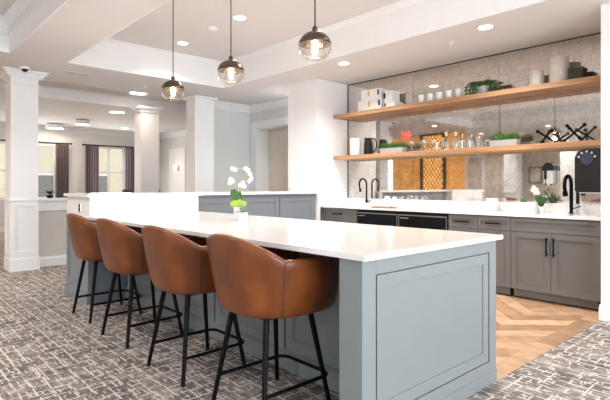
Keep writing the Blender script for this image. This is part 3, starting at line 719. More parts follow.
# ------------------------------------------------------------ orchid and small pot on the island
def petal_flower(bm, c, n_dir, r, n=5):
    n_dir = Vector(n_dir).normalized(); u = n_dir.orthogonal().normalized(); v_ = n_dir.cross(u)
    for k in range(n):
        a = 2*PI*k/n+.3; d = u*math.cos(a)+v_*math.sin(a); s = n_dir.cross(d); cc = Vector(c)
        w_ = r*.42; pts = [cc, cc+d*r*.35+s*w_*.8+n_dir*.002, cc+d*r*.75+s*w_+n_dir*.004, cc+d*r*1.02+n_dir*.001, cc+d*r*.75-s*w_+n_dir*.004, cc+d*r*.35-s*w_*.8+n_dir*.002]
        top = [bm.verts.new(p) for p in pts]; bot = [bm.verts.new(p-n_dir*.0015) for p in pts]
        bm.faces.new(top); bm.faces.new(bot[::-1])
        for i in range(6): bm.faces.new((top[i], bot[i], bot[(i+1) % 6], top[(i+1) % 6]))
def leaf(bm, p0, d, up, ln, wd, bend=.3, th=.0015, seg=6):
    d = Vector(d).normalized(); up = Vector(up); s = d.cross(up).normalized(); nn = s.cross(d).normalized()
    L_, R_ = [], []
    for i in range(seg+1):
        f = i/seg; c = Vector(p0)+d*ln*f-nn*(bend*ln*f*f)*1.0; w_ = wd*.5*math.sin(PI*min(1, .12+f*.88))**.7 if f < 1 else .0004
        L_.append((bm.verts.new(c+s*w_+nn*w_*.3), bm.verts.new(c+s*w_+nn*(w_*.3-th)))); R_.append((bm.verts.new(c-s*w_+nn*w_*.3), bm.verts.new(c-s*w_+nn*(w_*.3-th))))
    for i in range(seg):
        a, b_, c, d_ = L_[i], L_[i+1], R_[i], R_[i+1]
        bm.faces.new((a[0], b_[0], d_[0], c[0])); bm.faces.new((a[1], c[1], d_[1], b_[1])); bm.faces.new((a[0], a[1], b_[1], b_[0])); bm.faces.new((c[0], d_[0], d_[1], c[1]))
OX, OY = -3.50, 2.42
t = thing('potted_orchid', 'white flowering orchid in a white pot on the island countertop', 'orchid', (OX, OY, ZT))
bm = BM(); lathe(bm, [(0, 0), (.040, 0), (.044, .01), (.048, .12), (.046, .122), (.042, .115), (.040, .10), (0, .10)], seg=28); obj('pot', bm, CERAM, t, smooth=True)
bm = BM(); lathe(bm, [(0, .098), (.037, .098), (.037, .104), (0, .106)], seg=20); obj('soil', bm, DARKBOX, t)
RV = Vector((.6756, .7373, 0)); FV = Vector((.7373, -.6756, 0))      # sideways, towards the room
def OP(s, z, f=0): return RV*s+FV*f+Vector((0, 0, z))
bm = BM()
for s, z, ln, wd in ((-.5, .8, .12, .055),): leaf(bm, OP(0, .12), OP(s, z), FV, ln, wd, .15)
leaf(bm, OP(.0, .16, .01), OP(-.45, .8, .1), FV, .13, .08, .1); leaf(bm, OP(.0, .15, .015), OP(.1, .9, .1), FV, .11, .055, .1)
leaf(bm, OP(-.02, .16, .02), OP(-.1, .9, .2), FV, .12, .08, .1)
obj('leaves', bm, LEAF, t, smooth=True)
bm = BM()
for s, z, f in ((-.8, .25, .4), (-.5, .5, .6), (.1, .4, .8), (.6, .35, .5), (.9, .3, 0), (-.2, .2, .8), (.3, .15, .6), (-.9, .35, 0)): leaf(bm, OP(s*.02, .13, .035+f*.01), OP(s, z+.1, 0), FV, .062, .045, .1)
obj('moss', bm, LIME, t, smooth=True)
stem = [OP(.0, .12), OP(.01, .20), OP(.02, .27), OP(.045, .33), OP(.07, .38), OP(.075, .42), OP(.05, .45), OP(.0, .46), OP(-.05, .45), OP(-.075, .42)]
bm = BM(); tube(bm, stem, .003, 6); tube(bm, [OP(.02, .26), OP(-.02, .31), OP(-.06, .37), OP(-.075, .41)], .0025, 6); obj('stem', bm, LIME, t, smooth=True)
for i, (s, z, f) in enumerate(((.10, .405, .01), (.085, .44, .02), (.06, .455, .01), (.11, .37, .0), (.095, .345, .02), (.04, .33, .03), (.015, .31, .025), (.05, .30, .01), (-.07, .36, .01), (-.075, .33, .02), (-.05, .345, .03), (-.055, .455, .01), (-.03, .445, .02))):
    bm = BM(); c = OP(s, z, f); petal_flower(bm, c, (FV+RV*random.uniform(-.5, .5)+Vector((0, 0, random.uniform(-.3, .3)))), .022); ball(bm, c+FV*.004, .004, 1); obj('flower', bm, PETAL, t)
t = thing('small_plant_pot', 'low white pot with an airy grey green plant before the orchid', 'potted plant', (-3.36, 2.36, ZT))
bm = BM(); lathe(bm, [(0, 0), (.040, 0), (.043, .006), (.046, .076), (.044, .078), (.040, .07), (0, .068)], seg=28); obj('pot', bm, CERAM, t, smooth=True)
bm = BM()
for k in range(34):
    a = random.uniform(0, 2*PI); z = random.uniform(.5, 1.6); leaf(bm, (0, 0, .068), (math.cos(a), math.sin(a), z), (-math.sin(a)*.2, .1, 1) if z < 1 else (math.cos(a), math.sin(a), .3), random.uniform(.05, .09), .010, .3)
obj('leaves', bm, SAGE, t, smooth=True)

# ------------------------------------------------------------ top shelf
Z1, Z2 = 2.337, 1.685
def sbox(x0, x1, y0, y1, z0, z1, label, nm='storage_box', tabs=()):
    t = thing(nm, label, 'box', ((x0+x1)/2, (y0+y1)/2, z0), group='white storage boxes on the upper shelf'); hx, hy = (x1-x0)/2, (y1-y0)/2; h = z1-z0-.001
    bm = BM(); box(bm, -hx+.003, hx-.003, -hy+.003, hy-.003, 0, h-.03, .004); obj('body', bm, CERAM, t)
    bm = BM(); box(bm, -hx, hx, -hy, hy, h-.035, h, .005); obj('lid', bm, CERAM, t)
    for (u, m_) in tabs: bm = BM(); box(bm, u-.012, u+.012, -hy-.007, -hy+.004, h*.35, h*.85, .003); obj('tab', bm, m_, t)
sbox(-4.85, -4.40, 5.53, 5.75, Z1, Z1+.165, 'wide white storage box with a brass tab, bottom of the left stack', tabs=((0, BRASS), (.19, PLASTIC)))
sbox(-4.79, -4.43, 5.54, 5.74, Z1+.165, Z1+.315, 'narrower white storage box with a brass tab, top of the left stack', tabs=((-.03, BRASS), (.15, PLASTIC)))
sbox(-4.37, -4.16, 5.54, 5.74, Z1, Z1+.085, 'low white storage box under the small one right of the stack', tabs=((-.07, PLASTIC),))
sbox(-4.37, -4.21, 5.55, 5.73, Z1+.085, Z1+.25, 'small pale storage box on top of the low one', tabs=((-.06, PLASTIC),))
def cup_proto(label):
    t = thing('cup', label, 'cup', (0, 0, 0), group='white cups in a row on the upper shelf')
    bm = BM(); lathe(bm, [(0, 0), (.037, 0), (.042, .006), (.046, .115), (.044, .116), (.039, .012), (0, .01)], seg=28); obj('body', bm, CERAM, t, smooth=True)
    bm = BM(); tube(bm, [(.043, 0, .09), (.062, 0, .088), (.07, 0, .065), (.062, 0, .038), (.042, 0, .030)], .005, 8); obj('handle', bm, CERAM, t, smooth=True)
    return t
cl = ['white cup, leftmost of the five in a row', 'white cup, second from the left in the row of five', 'white cup, middle of the row of five', 'white cup, second from the right in the row of five', 'white cup nearest to the trailing plant']
c0 = cup_proto(cl[0])
xs5 = (-3.76, -3.62, -3.48, -3.34, -3.20)
c0.location = (xs5[0], 5.60, Z1)
for x, lb_ in zip(xs5[1:], cl[1:]): dup(c0, (x, 5.60, Z1), 0.2, lb_)
t = thing('trailing_plant', 'green trailing plant in a white pot on the upper shelf', 'potted plant', (-2.87, 5.60, Z1))
bm = BM(); lathe(bm, [(0, 0), (.045, 0), (.06, .02), (.068, .10), (.064, .10), (.055, .08), (0, .078)], seg=28); obj('pot', bm, CERAM, t, smooth=True)
bm = BM(); random.seed(3)
for k in range(34):
    a = random.uniform(0, 2*PI) if k > 12 else random.uniform(PI+.2, 2*PI-.2)+random.choice((-.4, 0, .3)); ln = random.uniform(.1, .2); dr = random.uniform(.05, .2) if k > 12 else random.uniform(.12, .22)
    pts = []
    for i in range(8):
        f = i/7; rr = .03+ln*math.sin(f*PI/2)*.85; z = .09+.08*math.sin(f*PI*.9)-dr*f*f
        p = Vector((math.cos(a)*rr*(1.15), math.sin(a)*rr*.8, max(z, .012 if math.sin(a)*rr*.8 > -.145 else z))); p.y = min(p.y, .17); pts.append(p)
    tube(bm, pts, .0015, 4)
    for i in range(1, 8):
        for s in (-1, 1):
            dd = (pts[i]-pts[i-1]).normalized(); sd = dd.cross(Vector((0, 0, 1))).normalized()*s
            tip = (dd*.5+sd+Vector((0, 0, .35))); 
            if pts[i].y+tip.y*.03 > .18: continue
            leaf(bm, pts[i], tip, (0, 0, 1), .042, .024, .3, .001, 3)
obj('foliage', bm, GREEN, t)
for i, (x, lab) in enumerate(((-2.62, 'small dark bead left of its twin on the upper shelf'), (-2.55, 'small dark bead right of its twin on the upper shelf'))):
    bm = BM(); ball(bm, (0, 0, .026), .026, 2); tube(bm, [(0, 0, .05), (.004, 0, .058)], .004, 6); o = obj('ornament', bm, DARKBOX, smooth=True); o.location = (x, 5.60, Z1); tag(o, lab, 'ornament', 'dark ornaments beside the trailing plant')
def canister(x, y, z, r, h, lab, m_, lidk=True):
    t = thing('canister', lab, 'canister', (x, y, z))
    bm = BM(); lathe(bm, [(0, 0), (r*.93, 0), (r, .012), (r, h*.86), (r*.97, h*.87), (0, h*.87)], seg=40); obj('body', bm, m_, t, smooth=True)
    bm = BM(); lathe(bm, [(0, h*.872), (r*1.0, h*.872), (r*1.0, h*.96), (r*.94, h), (0, h)], seg=40); obj('lid', bm, m_, t, smooth=True)
    return t
canister(-2.24, 5.61, Z1, .078, .185, 'smaller cream lidded canister on the upper shelf', CREAM)
canister(-2.00, 5.61, Z1, .10, .285, 'taller cream lidded canister on the upper shelf', CREAM)
t = thing('woven_box', 'dark woven box right of the tall cream canister', 'box', (-1.82, 5.64, Z1))
bm = BM(); box(bm, -.07, .07, -.07, .07, 0, .11, .006); obj('body', bm, DARKBOX, t); bm = BM(); box(bm, -.074, .074, -.074, .074, .1105, .14, .006); obj('lid', bm, DARKBOX, t)

# ------------------------------------------------------------ lower shelf
canister(-4.97, 5.62, Z2, .085, .265, 'tall white canister at the left end of the lower shelf', CERAM)
t = thing('pitcher', 'dark grey pitcher with a curved handle on the lower shelf', 'pitcher', (-4.72, 5.62, Z2))
bm = BM(); lathe(bm, [(0, 0), (.062, 0), (.068, .01), (.062, .15), (.052, .23), (.054, .255), (.050, .255), (.048, .225), (.057, .15), (.06, .02), (0, .015)], seg=32); obj('body', bm, PLASTIC, t, smooth=True)
bm = BM(); tube(bm, [(.045, .02, .24), (.085, .04, .245), (.12, .055, .20), (.125, .055, .13), (.10, .045, .06), (.055, .025, .035)], .010, 10); obj('handle', bm, PLASTIC, t, smooth=True)
bm = BM(); prism(bm, [(-.045, -.022), (-.075, 0), (-.045, .022)], .225, .256); obj('spout', bm, PLASTIC, t)
def planter(x, ln, lab, seed):
    t = thing('grass_planter', lab, 'planter', (x, 5.60, Z2), group='grass planters on the lower shelf'); hx = ln/2
    bm = BM(); v0 = [(-hx, -.05), (hx, -.05), (hx, .05), (-hx, .05)]
    A = [bm.verts.new((p[0]*.93, p[1]*.85, 0)) for p in v0]; B = [bm.verts.new((p[0], p[1], .075)) for p in v0]; I = [bm.verts.new((p[0]*.96, p[1]*.85, .075)) for p in v0]; J = [bm.verts.new((p[0]*.96, p[1]*.85, .06)) for p in v0]
    bm.faces.new(A); bm.faces.new(J)
    for P, Q in ((A, B), (B, I), (I, J)):
        for i in range(4): bm.faces.new((P[i], P[(i+1) % 4], Q[(i+1) % 4], Q[i]))
    obj('trough', bm, CONC, t, bev=.002)
    rnd = random.Random(seed); bm = BM()
    for k in range(620):
        px, py = rnd.uniform(-hx*.93, hx*.93), rnd.uniform(-.038, .038); h = rnd.uniform(.085, .115); lx, ly = rnd.uniform(-.012, .012), rnd.uniform(-.01, .01); w_ = .0028; a = rnd.uniform(0, PI); cx_, cy_ = math.cos(a)*w_, math.sin(a)*w_
        v1, v2, v3 = bm.verts.new((px-cx_, py-cy_, .058)), bm.verts.new((px+cx_, py+cy_, .058)), bm.verts.new((px+lx, py+ly, .06+h))
        v4 = bm.verts.new((px+cy_*.5, py-cx_*.5, .058)); bm.faces.new((v1, v2, v3)); bm.faces.new((v2, v4, v3)); bm.faces.new((v4, v1, v3)); bm.faces.new((v1, v4, v2))
    g = obj('grass', bm, GREEN, t); g['kind'] = 'stuff'
planter(-4.24, .42, 'grey trough of short green grass next to the dark pitcher', 1)
planter(-2.60, .34, 'grey trough of short green grass next to the black jack ornaments', 2)
# glassware
def tumbler(r, h): return [(0, 0), (r*.85, 0), (r, h), (r-.002, h), (r*.85-.002, .008), (0, .008)]
def stemmed(r, h): return [(0, 0), (r*.85, 0), (r*.8, .003), (.004, .008), (.004, h*.45), (r*.6, h*.55), (r, h*.75), (r*.85, h), (r*.83, h), (r*.97, h*.75), (r*.55, h*.57), (0, h*.5)]
gl = [(-3.90, 5.58, 's', 'leftmost small wine glass on the lower shelf'), (-3.79, 5.66, 's', 'wine glass in the back row, left of the bottles'), (-3.70, 5.57, 's', 'wine glass in the front row, third from the left'), (-3.59, 5.65, 's', 'wine glass in the back row, just left of the bottles'), (-3.50, 5.56, 't', 'clear tumbler in front, just left of the bottles'),
      (-3.14, 5.57, 't', 'clear tumbler just right of the bottles'), (-3.08, 5.68, 't', 'clear tumbler behind, just right of the bottles'), (-3.03, 5.56, 't', 'clear tumbler in front, second right of the bottles'), (-2.97, 5.67, 't', 'clear tumbler behind, second right of the bottles'), (-2.91, 5.57, 's', 'wine glass right of the tumblers, in front'), (-2.86, 5.67, 't', 'rearmost clear tumbler near the right trough')]
for x, y, k_, lab in gl:
    bm = BM(); lathe(bm, stemmed(.035, .15) if k_ == 's' else tumbler(.033, .11), seg=20)
    o = obj('wine_glass' if k_ == 's' else 'tumbler', bm, GLASS, smooth=True); o.location = (x, y, Z2); tag(o, lab, 'glass', 'glassware on the lower shelf')
for x, h, lab in ((-3.385, .215, 'clear glass bottle with brass stopper, left of the pair'), (-3.25, .205, 'clear glass bottle with brass stopper, right of the pair')):
    t = thing('bottle', lab, 'bottle', (x, 5.61, Z2), group='stoppered bottles')
    bm = BM(); lathe(bm, [(0, 0), (.046, 0), (.050, .008), (.050, h*.62), (.04, h*.75), (.018, h*.84), (.018, h*.97), (.015, h*.97), (.015, h*.85), (.037, h*.74), (.047, h*.62), (.047, .01), (0, .01)], seg=28); obj('glass_body', bm, GLASS, t, smooth=True)
    bm = BM(); lathe(bm, [(0, h*.86), (.013, h*.86), (.015, h*.972), (.026, h*.975), (.029, h*1.06), (.02, h*1.13), (0, h*1.14)], seg=20); obj('stopper', bm, BRASS, t, smooth=True)
def jack(x, y, L_, rot, lab):
    t = thing('jack_ornament', lab, 'ornament', (x, y, Z2), group='black jack ornaments')
    M = Matrix.Rotation(rot[2], 3, 'Z') @ Matrix.Rotation(rot[1], 3, 'Y') @ Matrix.Rotation(rot[0], 3, 'X')
    ends = [M @ Vector(v_)*L_ for v_ in ((1, 0, 0), (-1, 0, 0), (0, 1, 0), (0, -1, 0), (0, 0, 1), (0, 0, -1))]
    zc = -min(e.z for e in ends)+.020
    for a, b_ in ((0, 1), (2, 3), (4, 5)):
        bm = BM(); off = Vector((0, 0, zc)); tube(bm, [ends[a]+off, ends[b_]+off], .0115, 8)
        for e in (ends[a], ends[b_]): ball(bm, e+off, .020, 2)
        obj('rod', bm, BLACK, t, smooth=True)
jack(-2.13, 5.60, .105, (R(45), R(35), R(28)), 'smaller black metal jack ornament next to the grass trough')
jack(-1.845, 5.61, .125, (R(38), R(35), R(68)), 'larger black metal jack ornament at the right end of the lower shelf')

# ------------------------------------------------------------ counter items
def faucet(x, y, ang, lab, h=.37, rr=.09, r0=.012):
    t = thing('faucet', lab, 'faucet', (x, y, ZT), ang, group='black gooseneck faucets')
    bm = BM(); lathe(bm, [(0, 0), (.026, 0), (.026, .006), (.018, .012), (.018, .09), (.013, .10), (0, .10)], seg=24); obj('base', bm, BLACK, t, smooth=True)
    bm = BM(); pts = [(0, 0, .09), (0, 0, h-rr)]+[(0, -rr+rr*math.cos(R(a)), h-rr+rr*math.sin(R(a))) for a in range(15, 196, 15)]; pts.append((0, pts[-1][1]+.012, pts[-1][2]-.04))
    tube(bm, pts, r0, 12); obj('spout', bm, BLACK, t, smooth=True)
    e = pts[-1]; bm = BM(); tube(bm, [e, (0, e[1]+.012, e[2]-.05)], r0*1.35, 12); obj('spray_head', bm, BLACK, t, smooth=True)
    bm = BM(); tube(bm, [(.015, 0, .055), (.05, 0, .065), (.095, -.01, .085)], .006, 8); obj('lever', bm, BLACK, t, smooth=True)
faucet(-4.845, 5.735, 0, 'black gooseneck faucet at the left sink beside the stub wall', .41, .085, .013)
faucet(-1.905, 5.70, 0, 'black gooseneck faucet at the right sink below the dispenser', .41, .10, .019)
t = thing('serving_tray', 'white rectangular sink rim tray beside the left faucet', 'tray', (-4.62, 5.45, ZT))
bm = BM(); box(bm, -.28, .28, -.14, .14, 0, .05, .006); obj('body', bm, CERAM, t)
t = thing('cutting_board', 'brown wooden board lying in front of the white jars', 'board', (-4.14, 5.26, ZT))
bm = BM(); box(bm, -.17, .17, -.07, .07, 0, .018, .005); obj('plank', bm, BOARD, t); bm = BM(); tube(bm, [(.17, -.02, .009), (.205, -.02, .009), (.215, 0, .009), (.205, .02, .009), (.17, .02, .009)], .005, 8); obj('handle', bm, BOARD, t, smooth=True)
for x, y, r, h, m_, lab in ((-4.28, 5.52, .05, .16, CERAM, 'white jar, left of the three on the back counter'), (-4.17, 5.55, .045, .15, CERAM, 'white jar, middle of the three on the back counter'), (-4.03, 5.52, .045, .15, GLASS, 'clear glass jar, right of the three on the back counter')):
    t = thing('jar', lab, 'jar', (x, y, ZT), group='jars on the back counter')
    bm = BM(); lathe(bm, [(0, 0), (r*.9, 0), (r, .01), (r, h*.78), (r*.7, h*.85), (r*.7, h*.88), (0, h*.88)], seg=28); obj('body', bm, m_, t, smooth=True)
    bm = BM(); lathe(bm, [(0, h*.882), (r*.75, h*.882), (r*.75, h*.97), (r*.3, h), (0, h)], seg=28); obj('lid', bm, CERAM if m_ is CERAM else STEEL, t, smooth=True)
t = thing('napkin_box', 'small white napkin holder at the foot of the mirror', 'napkin holder', (-2.80, 5.69, ZT))
bm = BM(); box(bm, -.06, .06, -.05, .05, 0, .04, .004); box(bm, -.06, .06, -.05, -.044, .04, .13, .002); box(bm, -.06, .06, .044, .05, .04, .13, .002); obj('holder', bm, CERAM, t)
bm = BM(); box(bm, -.055, .055, -.04, .04, .0405, .15, .003); obj('napkins', bm, PETAL, t)
t = thing('round_planter', 'low round white planter with a small succulent on the back counter', 'planter', (-2.33, 5.50, ZT))
bm = BM(); lathe(bm, [(0, 0), (.132, 0), (.138, .006), (.138, .118), (.130, .12), (.128, .10), (0, .098)], seg=48); obj('pot', bm, CERAM, t, smooth=True)
bm = BM()
for k in range(30):
    a = k*2.4; el = .3+k*.06; leaf(bm, (0, 0, .098), (math.cos(a), math.sin(a), el), (0, 0, 1) if el < 1 else (math.cos(a+PI), math.sin(a+PI), .2), .075, .022, -.1)
obj('succulent', bm, SAGE, t, smooth=True)
t = thing('flower_pot', 'white blossoms with green leaves before the mirror, left of the right faucet', 'flowering plant', (-2.19, 5.62, ZT))
bm = BM(); lathe(bm, [(0, 0), (.035, 0), (.045, .07), (.041, .07), (.036, .06), (0, .058)], seg=24); obj('pot', bm, CERAM, t, smooth=True)
bm = BM()
for a, el in ((3.6, 1.2), (4.4, .9), (5.3, 1.1), (.2, 1.0), (2.6, 1.1), (4.9, 2.2), (3.9, 2.4)): leaf(bm, (0, 0, .06), (math.cos(a), math.sin(a)*.5, el), (math.cos(a+PI), math.sin(a+PI), .5), .15, .045, -.15)
obj('leaves', bm, LEAF, t, smooth=True)
bm = BM(); tube(bm, [(0, 0, .06), (-.02, -.01, .16), (-.05, -.01, .24), (-.075, -.01, .285)], .003, 6); tube(bm, [(0, 0, .06), (-.01, -.01, .18), (-.02, -.01, .23)], .003, 6); obj('stem', bm, LEAF, t, smooth=True)
for c in ((-.075, -.02, .285), (-.045, -.02, .26), (-.09, -.015, .255), (-.03, -.02, .225), (-.06, -.02, .225)):
    bm = BM(); petal_flower(bm, c, (.3, -1, .2), .024); ball(bm, c, .007, 1); obj('flower', bm, PETAL, t)
# soap dispenser on the mirror
t = thing('soap_dispenser', 'white and black wall soap dispenser on the mirror above the flowers', 'soap dispenser', (-2.15, YM-.003, 1.22))
bm = BM(); box(bm, -.055, .055, -.085, 0, .02, .25, .02); obj('body', bm, CERAM, t, smooth=True)
bm = BM(); pts = [(-.06, .17), (-.06, .20)]+[(-.06*math.cos(R(a)), .20+.06*math.sin(R(a))) for a in range(20, 161, 20)]+[(.06, .20), (.06, .17)]
prism(bm, pts, -.098, -.003, 'y'); obj('hood', bm, PLASTIC, t)
bm = BM(); box(bm, -.045, -.015, -.092, -.03, .07, .171, .004); box(bm, -.036, -.024, -.085, -.07, 0, .07, .002); obj('nozzle', bm, PLASTIC, t)
# towel dispenser on the right wall
t = thing('towel_dispenser', 'dark paper towel dispenser on the right wall under the lower shelf', 'towel dispenser', (-1.403, 5.30, 1.155))
bm = BM(); prism(bm, [(-.29, .02), (-.275, 0), (0, 0), (0, .425), (-.21, .425), (-.26, .40), (-.29, .34)], -.15, .15, 'y'); obj('cover', bm, PLASTIC, t, bev=.008)
bm = BM(); prism(bm, [(-.25, -.012), (-.02, -.012), (-.01, .0), (-.26, .0)], -.13, .13, 'y'); obj('tray_slot', bm, STEEL, t)
bm = BM(); lathe(bm, [(0, -.156), (.055, -.156), (.06, -.151), (.06, -.149), (0, -.149)], (-.18, 0, .32), 28, 'y'); em = obj('round_badge', bm, BLUE, t, smooth=True, label='dark blue round badge')
for k in range(5):
    a = R(20+k*35); bm = BM(); lathe(bm, [(0, -.158), (.011, -.158), (.012, -.1515), (0, -.1515)], (-.18+.075*math.cos(a), 0, .32+.075*math.sin(a)), 12, 'y'); obj('dot', bm, CONC, t, smooth=True)

# ------------------------------------------------------------ far room
def curtain(y0, y1, lab, rod=None):
    bm = BM(); nx = 60; A = []; 
    for i in range(nx+1):
        f = i/nx; y = y0+(y1-y0)*f; x = .035*math.sin(f*2*PI*5.5)
        A.append([bm.verts.new((x+d, y-(y0+y1)/2, z)) for d, z in ((0, .02), (0, 2.37), (.006, 2.37), (.006, .02))])
    for P, Q in zip(A, A[1:]):
        for k in range(4): bm.faces.new((P[k], P[(k+1) % 4], Q[(k+1) % 4], Q[k]))
    bm.faces.new(A[0]); bm.faces.new(A[-1][::-1])
    o = obj('curtain', bm, CURTAIN, smooth=True); o.location = (-14.36, (y0+y1)/2, 0); tag(o, lab, 'curtain', 'mauve brown curtains')
curtain(4.64, 5.02, 'mauve brown curtain at the left of the right far window'); curtain(5.78, 6.18, 'mauve brown curtain at the right of the right far window, by the lone column'); curtain(3.86, 4.20, 'mauve brown curtain at the right of the left far window')
for a, b_, lab in ((4.58, 6.24, 'dark curtain rod over the right far window'), (2.2, 4.26, 'dark curtain rod over the left far window')):
    bm = BM(); tube(bm, [(0, a, 0), (0, b_, 0)], .017, 10); ball(bm, (0, a, 0), .03, 2); ball(bm, (0, b_, 0), .03, 2)
    for yy in (a+.15, b_-.15): tube(bm, [(0, yy, 0), (-.135, yy, 0)], .01, 8)
    o = obj('curtain_rod', bm, BLACK, smooth=True); o.location = (-14.36, 0, 2.39); tag(o, lab, 'curtain rod', 'curtain rods')
# panelled side wall, sconces
bm = BM()
for i in range(5):
    a = -13.9+i*1.1; front(bm, a, a+1.02, .2, .95, .05, .02, .01, .01, y=6.999); front(bm, a, a+1.02, 1.02, 2.35, .05, .02, .01, .01, y=6.999)
struct('trim_8', bm, WHITE)
for x, lab in ((-13.3, 'small warm wall sconce right behind the lone column'), (-12.2, 'small warm wall sconce left of the column by the grey wall')):
    t = thing('wall_sconce', lab, 'wall sconce', (x, 6.975, 1.75), group='wall sconces')
    bm = BM(); box(bm, -.04, .04, -.015, 0, -.08, .08, .003); obj('back_plate', bm, BRASS, t)
    bm = BM(); lathe(bm, [(.05, -.06), (.065, .07), (.06, .07), (.045, -.06), (.05, -.06)], (0, -.09, 0), 20); obj('lamp_shade', bm, DRUM, t, smooth=True)
    bm = BM(); tube(bm, [(0, -.012, -.05), (0, -.09, -.07), (0, -.09, -.02)], .006, 8); obj('arm', bm, BRASS, t)
    bm = BM(); ball(bm, (0, -.09, 0), .022, 2); obj('bulb', bm, BULB, t)
# dining table and chairs past the low wall
t = thing('dining_table', 'round dark dining table in the far room behind the raised bar', 'table', (-11.6, 5.6, 0))
bm = BM(); lathe(bm, [(0, .72), (.55, .72), (.56, .74), (.55, .76), (0, .76)], seg=40); obj('tabletop', bm, BOARD, t, smooth=True)
bm = BM(); lathe(bm, [(0, 0), (.28, 0), (.27, .03), (.05, .06), (.04, .72), (0, .72)], seg=24); obj('pedestal', bm, BLACK, t, smooth=True)
def chair(x, y, rz, lab):
    t = thing('dining_chair', lab, 'chair', (x, y, 0), rz, group='charcoal chairs in the far room')
    bm = BM(); box(bm, -.24, .24, -.23, .23, .42, .49, .02); obj('seat', bm, GREYCH, t)
    bm = BM(); pts = [(-.24, -.24, 1.0)]
    pr = [(-.25, -.18), (-.15, -.235), (0, -.255), (.15, -.235), (.25, -.18), (.25, -.15), (.15, -.205), (0, -.222), (-.15, -.205), (-.25, -.15)]
    prism(bm, pr, .55, 1.12); obj('backrest', bm, GREYCH, t, bev=.01)
    for sx in (-1, 1):
        bm = BM(); tube(bm, [(sx*.2, -.185, .49), (sx*.22, -.18, .60)], .012, 8); obj('back_post', bm, BLACK, t)
        for sy in (-1, 1): bm = BM(); tube(bm, [(sx*.2, sy*.19, .425), (sx*.22, sy*.22, 0)], .014, 8, .010); obj('leg', bm, BLACK, t)
chair(-11.0, 5.1, R(45), 'charcoal chair nearest to the raised bar in the far room'); chair(-12.1, 5.1, R(-45), 'charcoal chair on the window side of the round table')
# plant on the low wall sill, window side
t = thing('small_sill_plant', 'small dark leafy plant on the low wall cap', 'potted plant', (-8.04, 2.08, 1.03))
bm = BM(); lathe(bm, [(0, 0), (.04, 0), (.05, .05), (0, .05)], seg=20); obj('pot', bm, PLASTIC, t, smooth=True)
bm = BM()
for k in range(26): a = k*2.4; leaf(bm, (0, 0, .05), (math.cos(a), math.sin(a), .5+.05*k), (0, 0, 1) if k < 8 else (math.cos(a+PI), math.sin(a+PI), .2), .09, .03, .2)
obj('leaves', bm, LEAF, t, smooth=True)
# outdoors past the far windows
t = thing('apartment_building', 'cream building seen through the far windows', 'building', (-30, 6, 0))
bm = BM(); box(bm, -3, 0, -9, 16, -1, 12); obj('facade', bm, FACADE, t)
for yy in range(-8, 15, 3):
    for zz in (.3, 3.6, 6.9):
        bm = BM(); box(bm, -.02, .03, yy, yy+1.1, zz, zz+1.6); f_ = obj('window', bm, WHITE, t); bm = BM(); box(bm, .03, .05, yy+.1, yy+1.0, zz+.1, zz+1.5); obj('pane', bm, GLASSD, f_)
bm = BM(); box(bm, -60, X0-.02, -30, 40, -.2, -.1); struct('ground', bm, mat('pale outdoor paving', (.6, .58, .55, 1), .9))

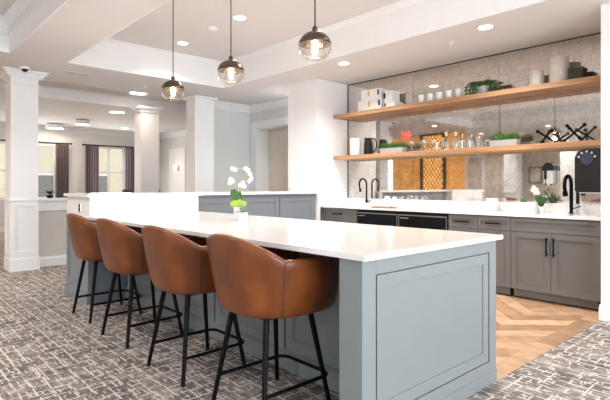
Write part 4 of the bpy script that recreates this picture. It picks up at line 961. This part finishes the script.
# ------------------------------------------------------------ behind the camera, seen in the mirror
t = thing('amber_screen', 'amber panelled wall screen with a black framed lattice, seen in the mirror', 'screen wall', (-8.6, -1.5, 0))
bm = BM(); box(bm, -1.35, 1.35, -.12, 0, 0, ZC-.002); obj('backing', bm, BEIGE, t)
for a, b_ in ((-1.33, -.21), (.71, 1.33)):
    for z0, z1 in ((.1, .95), (.97, 1.9), (1.92, 2.78)): bm = BM(); box(bm, a, b_-.01, .001, .02, z0, z1, .004); obj('amber_panel', bm, AMBER, t)
bm = BM(); box(bm, -.13, .64, .001, .01, .1, 2.80); obj('lit_panel', bm, AMBERLIT, t, label='backlit amber panel')
bm = BM()
for q in ((-.20, -.12, .05, 2.84), (.62, .70, .05, 2.84), (-.12, .62, 2.78, 2.84), (-.12, .62, .05, .12)): box(bm, q[0], q[1], .001, .08, q[2], q[3], .003)
obj('frame', bm, BLACK, t)
bm = BM()
for i in range(6):
    for j in range(15):
        cx, cz = -.12+.065+i*.123, .22+j*.18
        for sx, sz in ((1, 1), (-1, 1)): tube(bm, [(cx-sx*.06, .04, cz-sz*.09), (cx+sx*.06, .04, cz+sz*.09)], .014, 5)
obj('lattice', bm, BRONZE, t)
t = thing('exit_sign', 'red lit exit sign hanging from the ceiling, seen in the mirror', 'exit sign', (-8.45, -.2, ZC))
bm = BM(); box(bm, -.15, .15, -.02, .02, -.24, -.05, .006); obj('housing', bm, RED, t)
bm = BM(); tube(bm, [(0, 0, -.05), (0, 0, 0)], .01, 8); obj('mount', bm, WHITE, t)
cu = bpy.data.curves.new('exit_text', 'FONT'); cu.body = 'EXIT'; cu.size = .13; cu.align_x = 'CENTER'; cu.align_y = 'CENTER'; cu.extrude = .002
tmp = bpy.data.objects.new('lettering', cu); C.objects.link(tmp); bpy.context.view_layer.update(); me = bpy.data.meshes.new_from_object(tmp); bpy.data.objects.remove(tmp); ct = bpy.data.objects.new('lettering', me); C.objects.link(ct); ct.parent = t; ct.location = (0, .0215, -.145); ct.rotation_euler = (R(90), 0, PI); me.materials.clear(); me.materials.append(WHITE)
t = thing('framed_picture', 'dark framed picture on the beige wall, seen in the mirror', 'picture', (-6.25, -3.998, 1.55))
bm = BM(); box(bm, -.2, .2, 0, .03, -.26, .26, .003); obj('frame', bm, BLACK, t); bm = BM(); box(bm, -.165, .165, .0301, .034, -.225, .225); obj('print', bm, CREAM, t)
bm = BM(); box(bm, -9.0, -8.02, -4.0, -3.96, .01, 2.2, .003); struct('door_2', bm, BEIGE)
bm = BM(); box(bm, -9.1, -9.0, -4.0, -3.95, 0, 2.3); box(bm, -8.02, -7.92, -4.0, -3.95, 0, 2.3); box(bm, -9.0, -8.02, -4.0, -3.95, 2.2, 2.3); struct('trim_9', bm, WHITE)
bm = BM(); skirt(bm, (X0+.1, -4.0), (3.0, -4.0), (0, 1)); struct('baseboard_back', bm, WHITE)
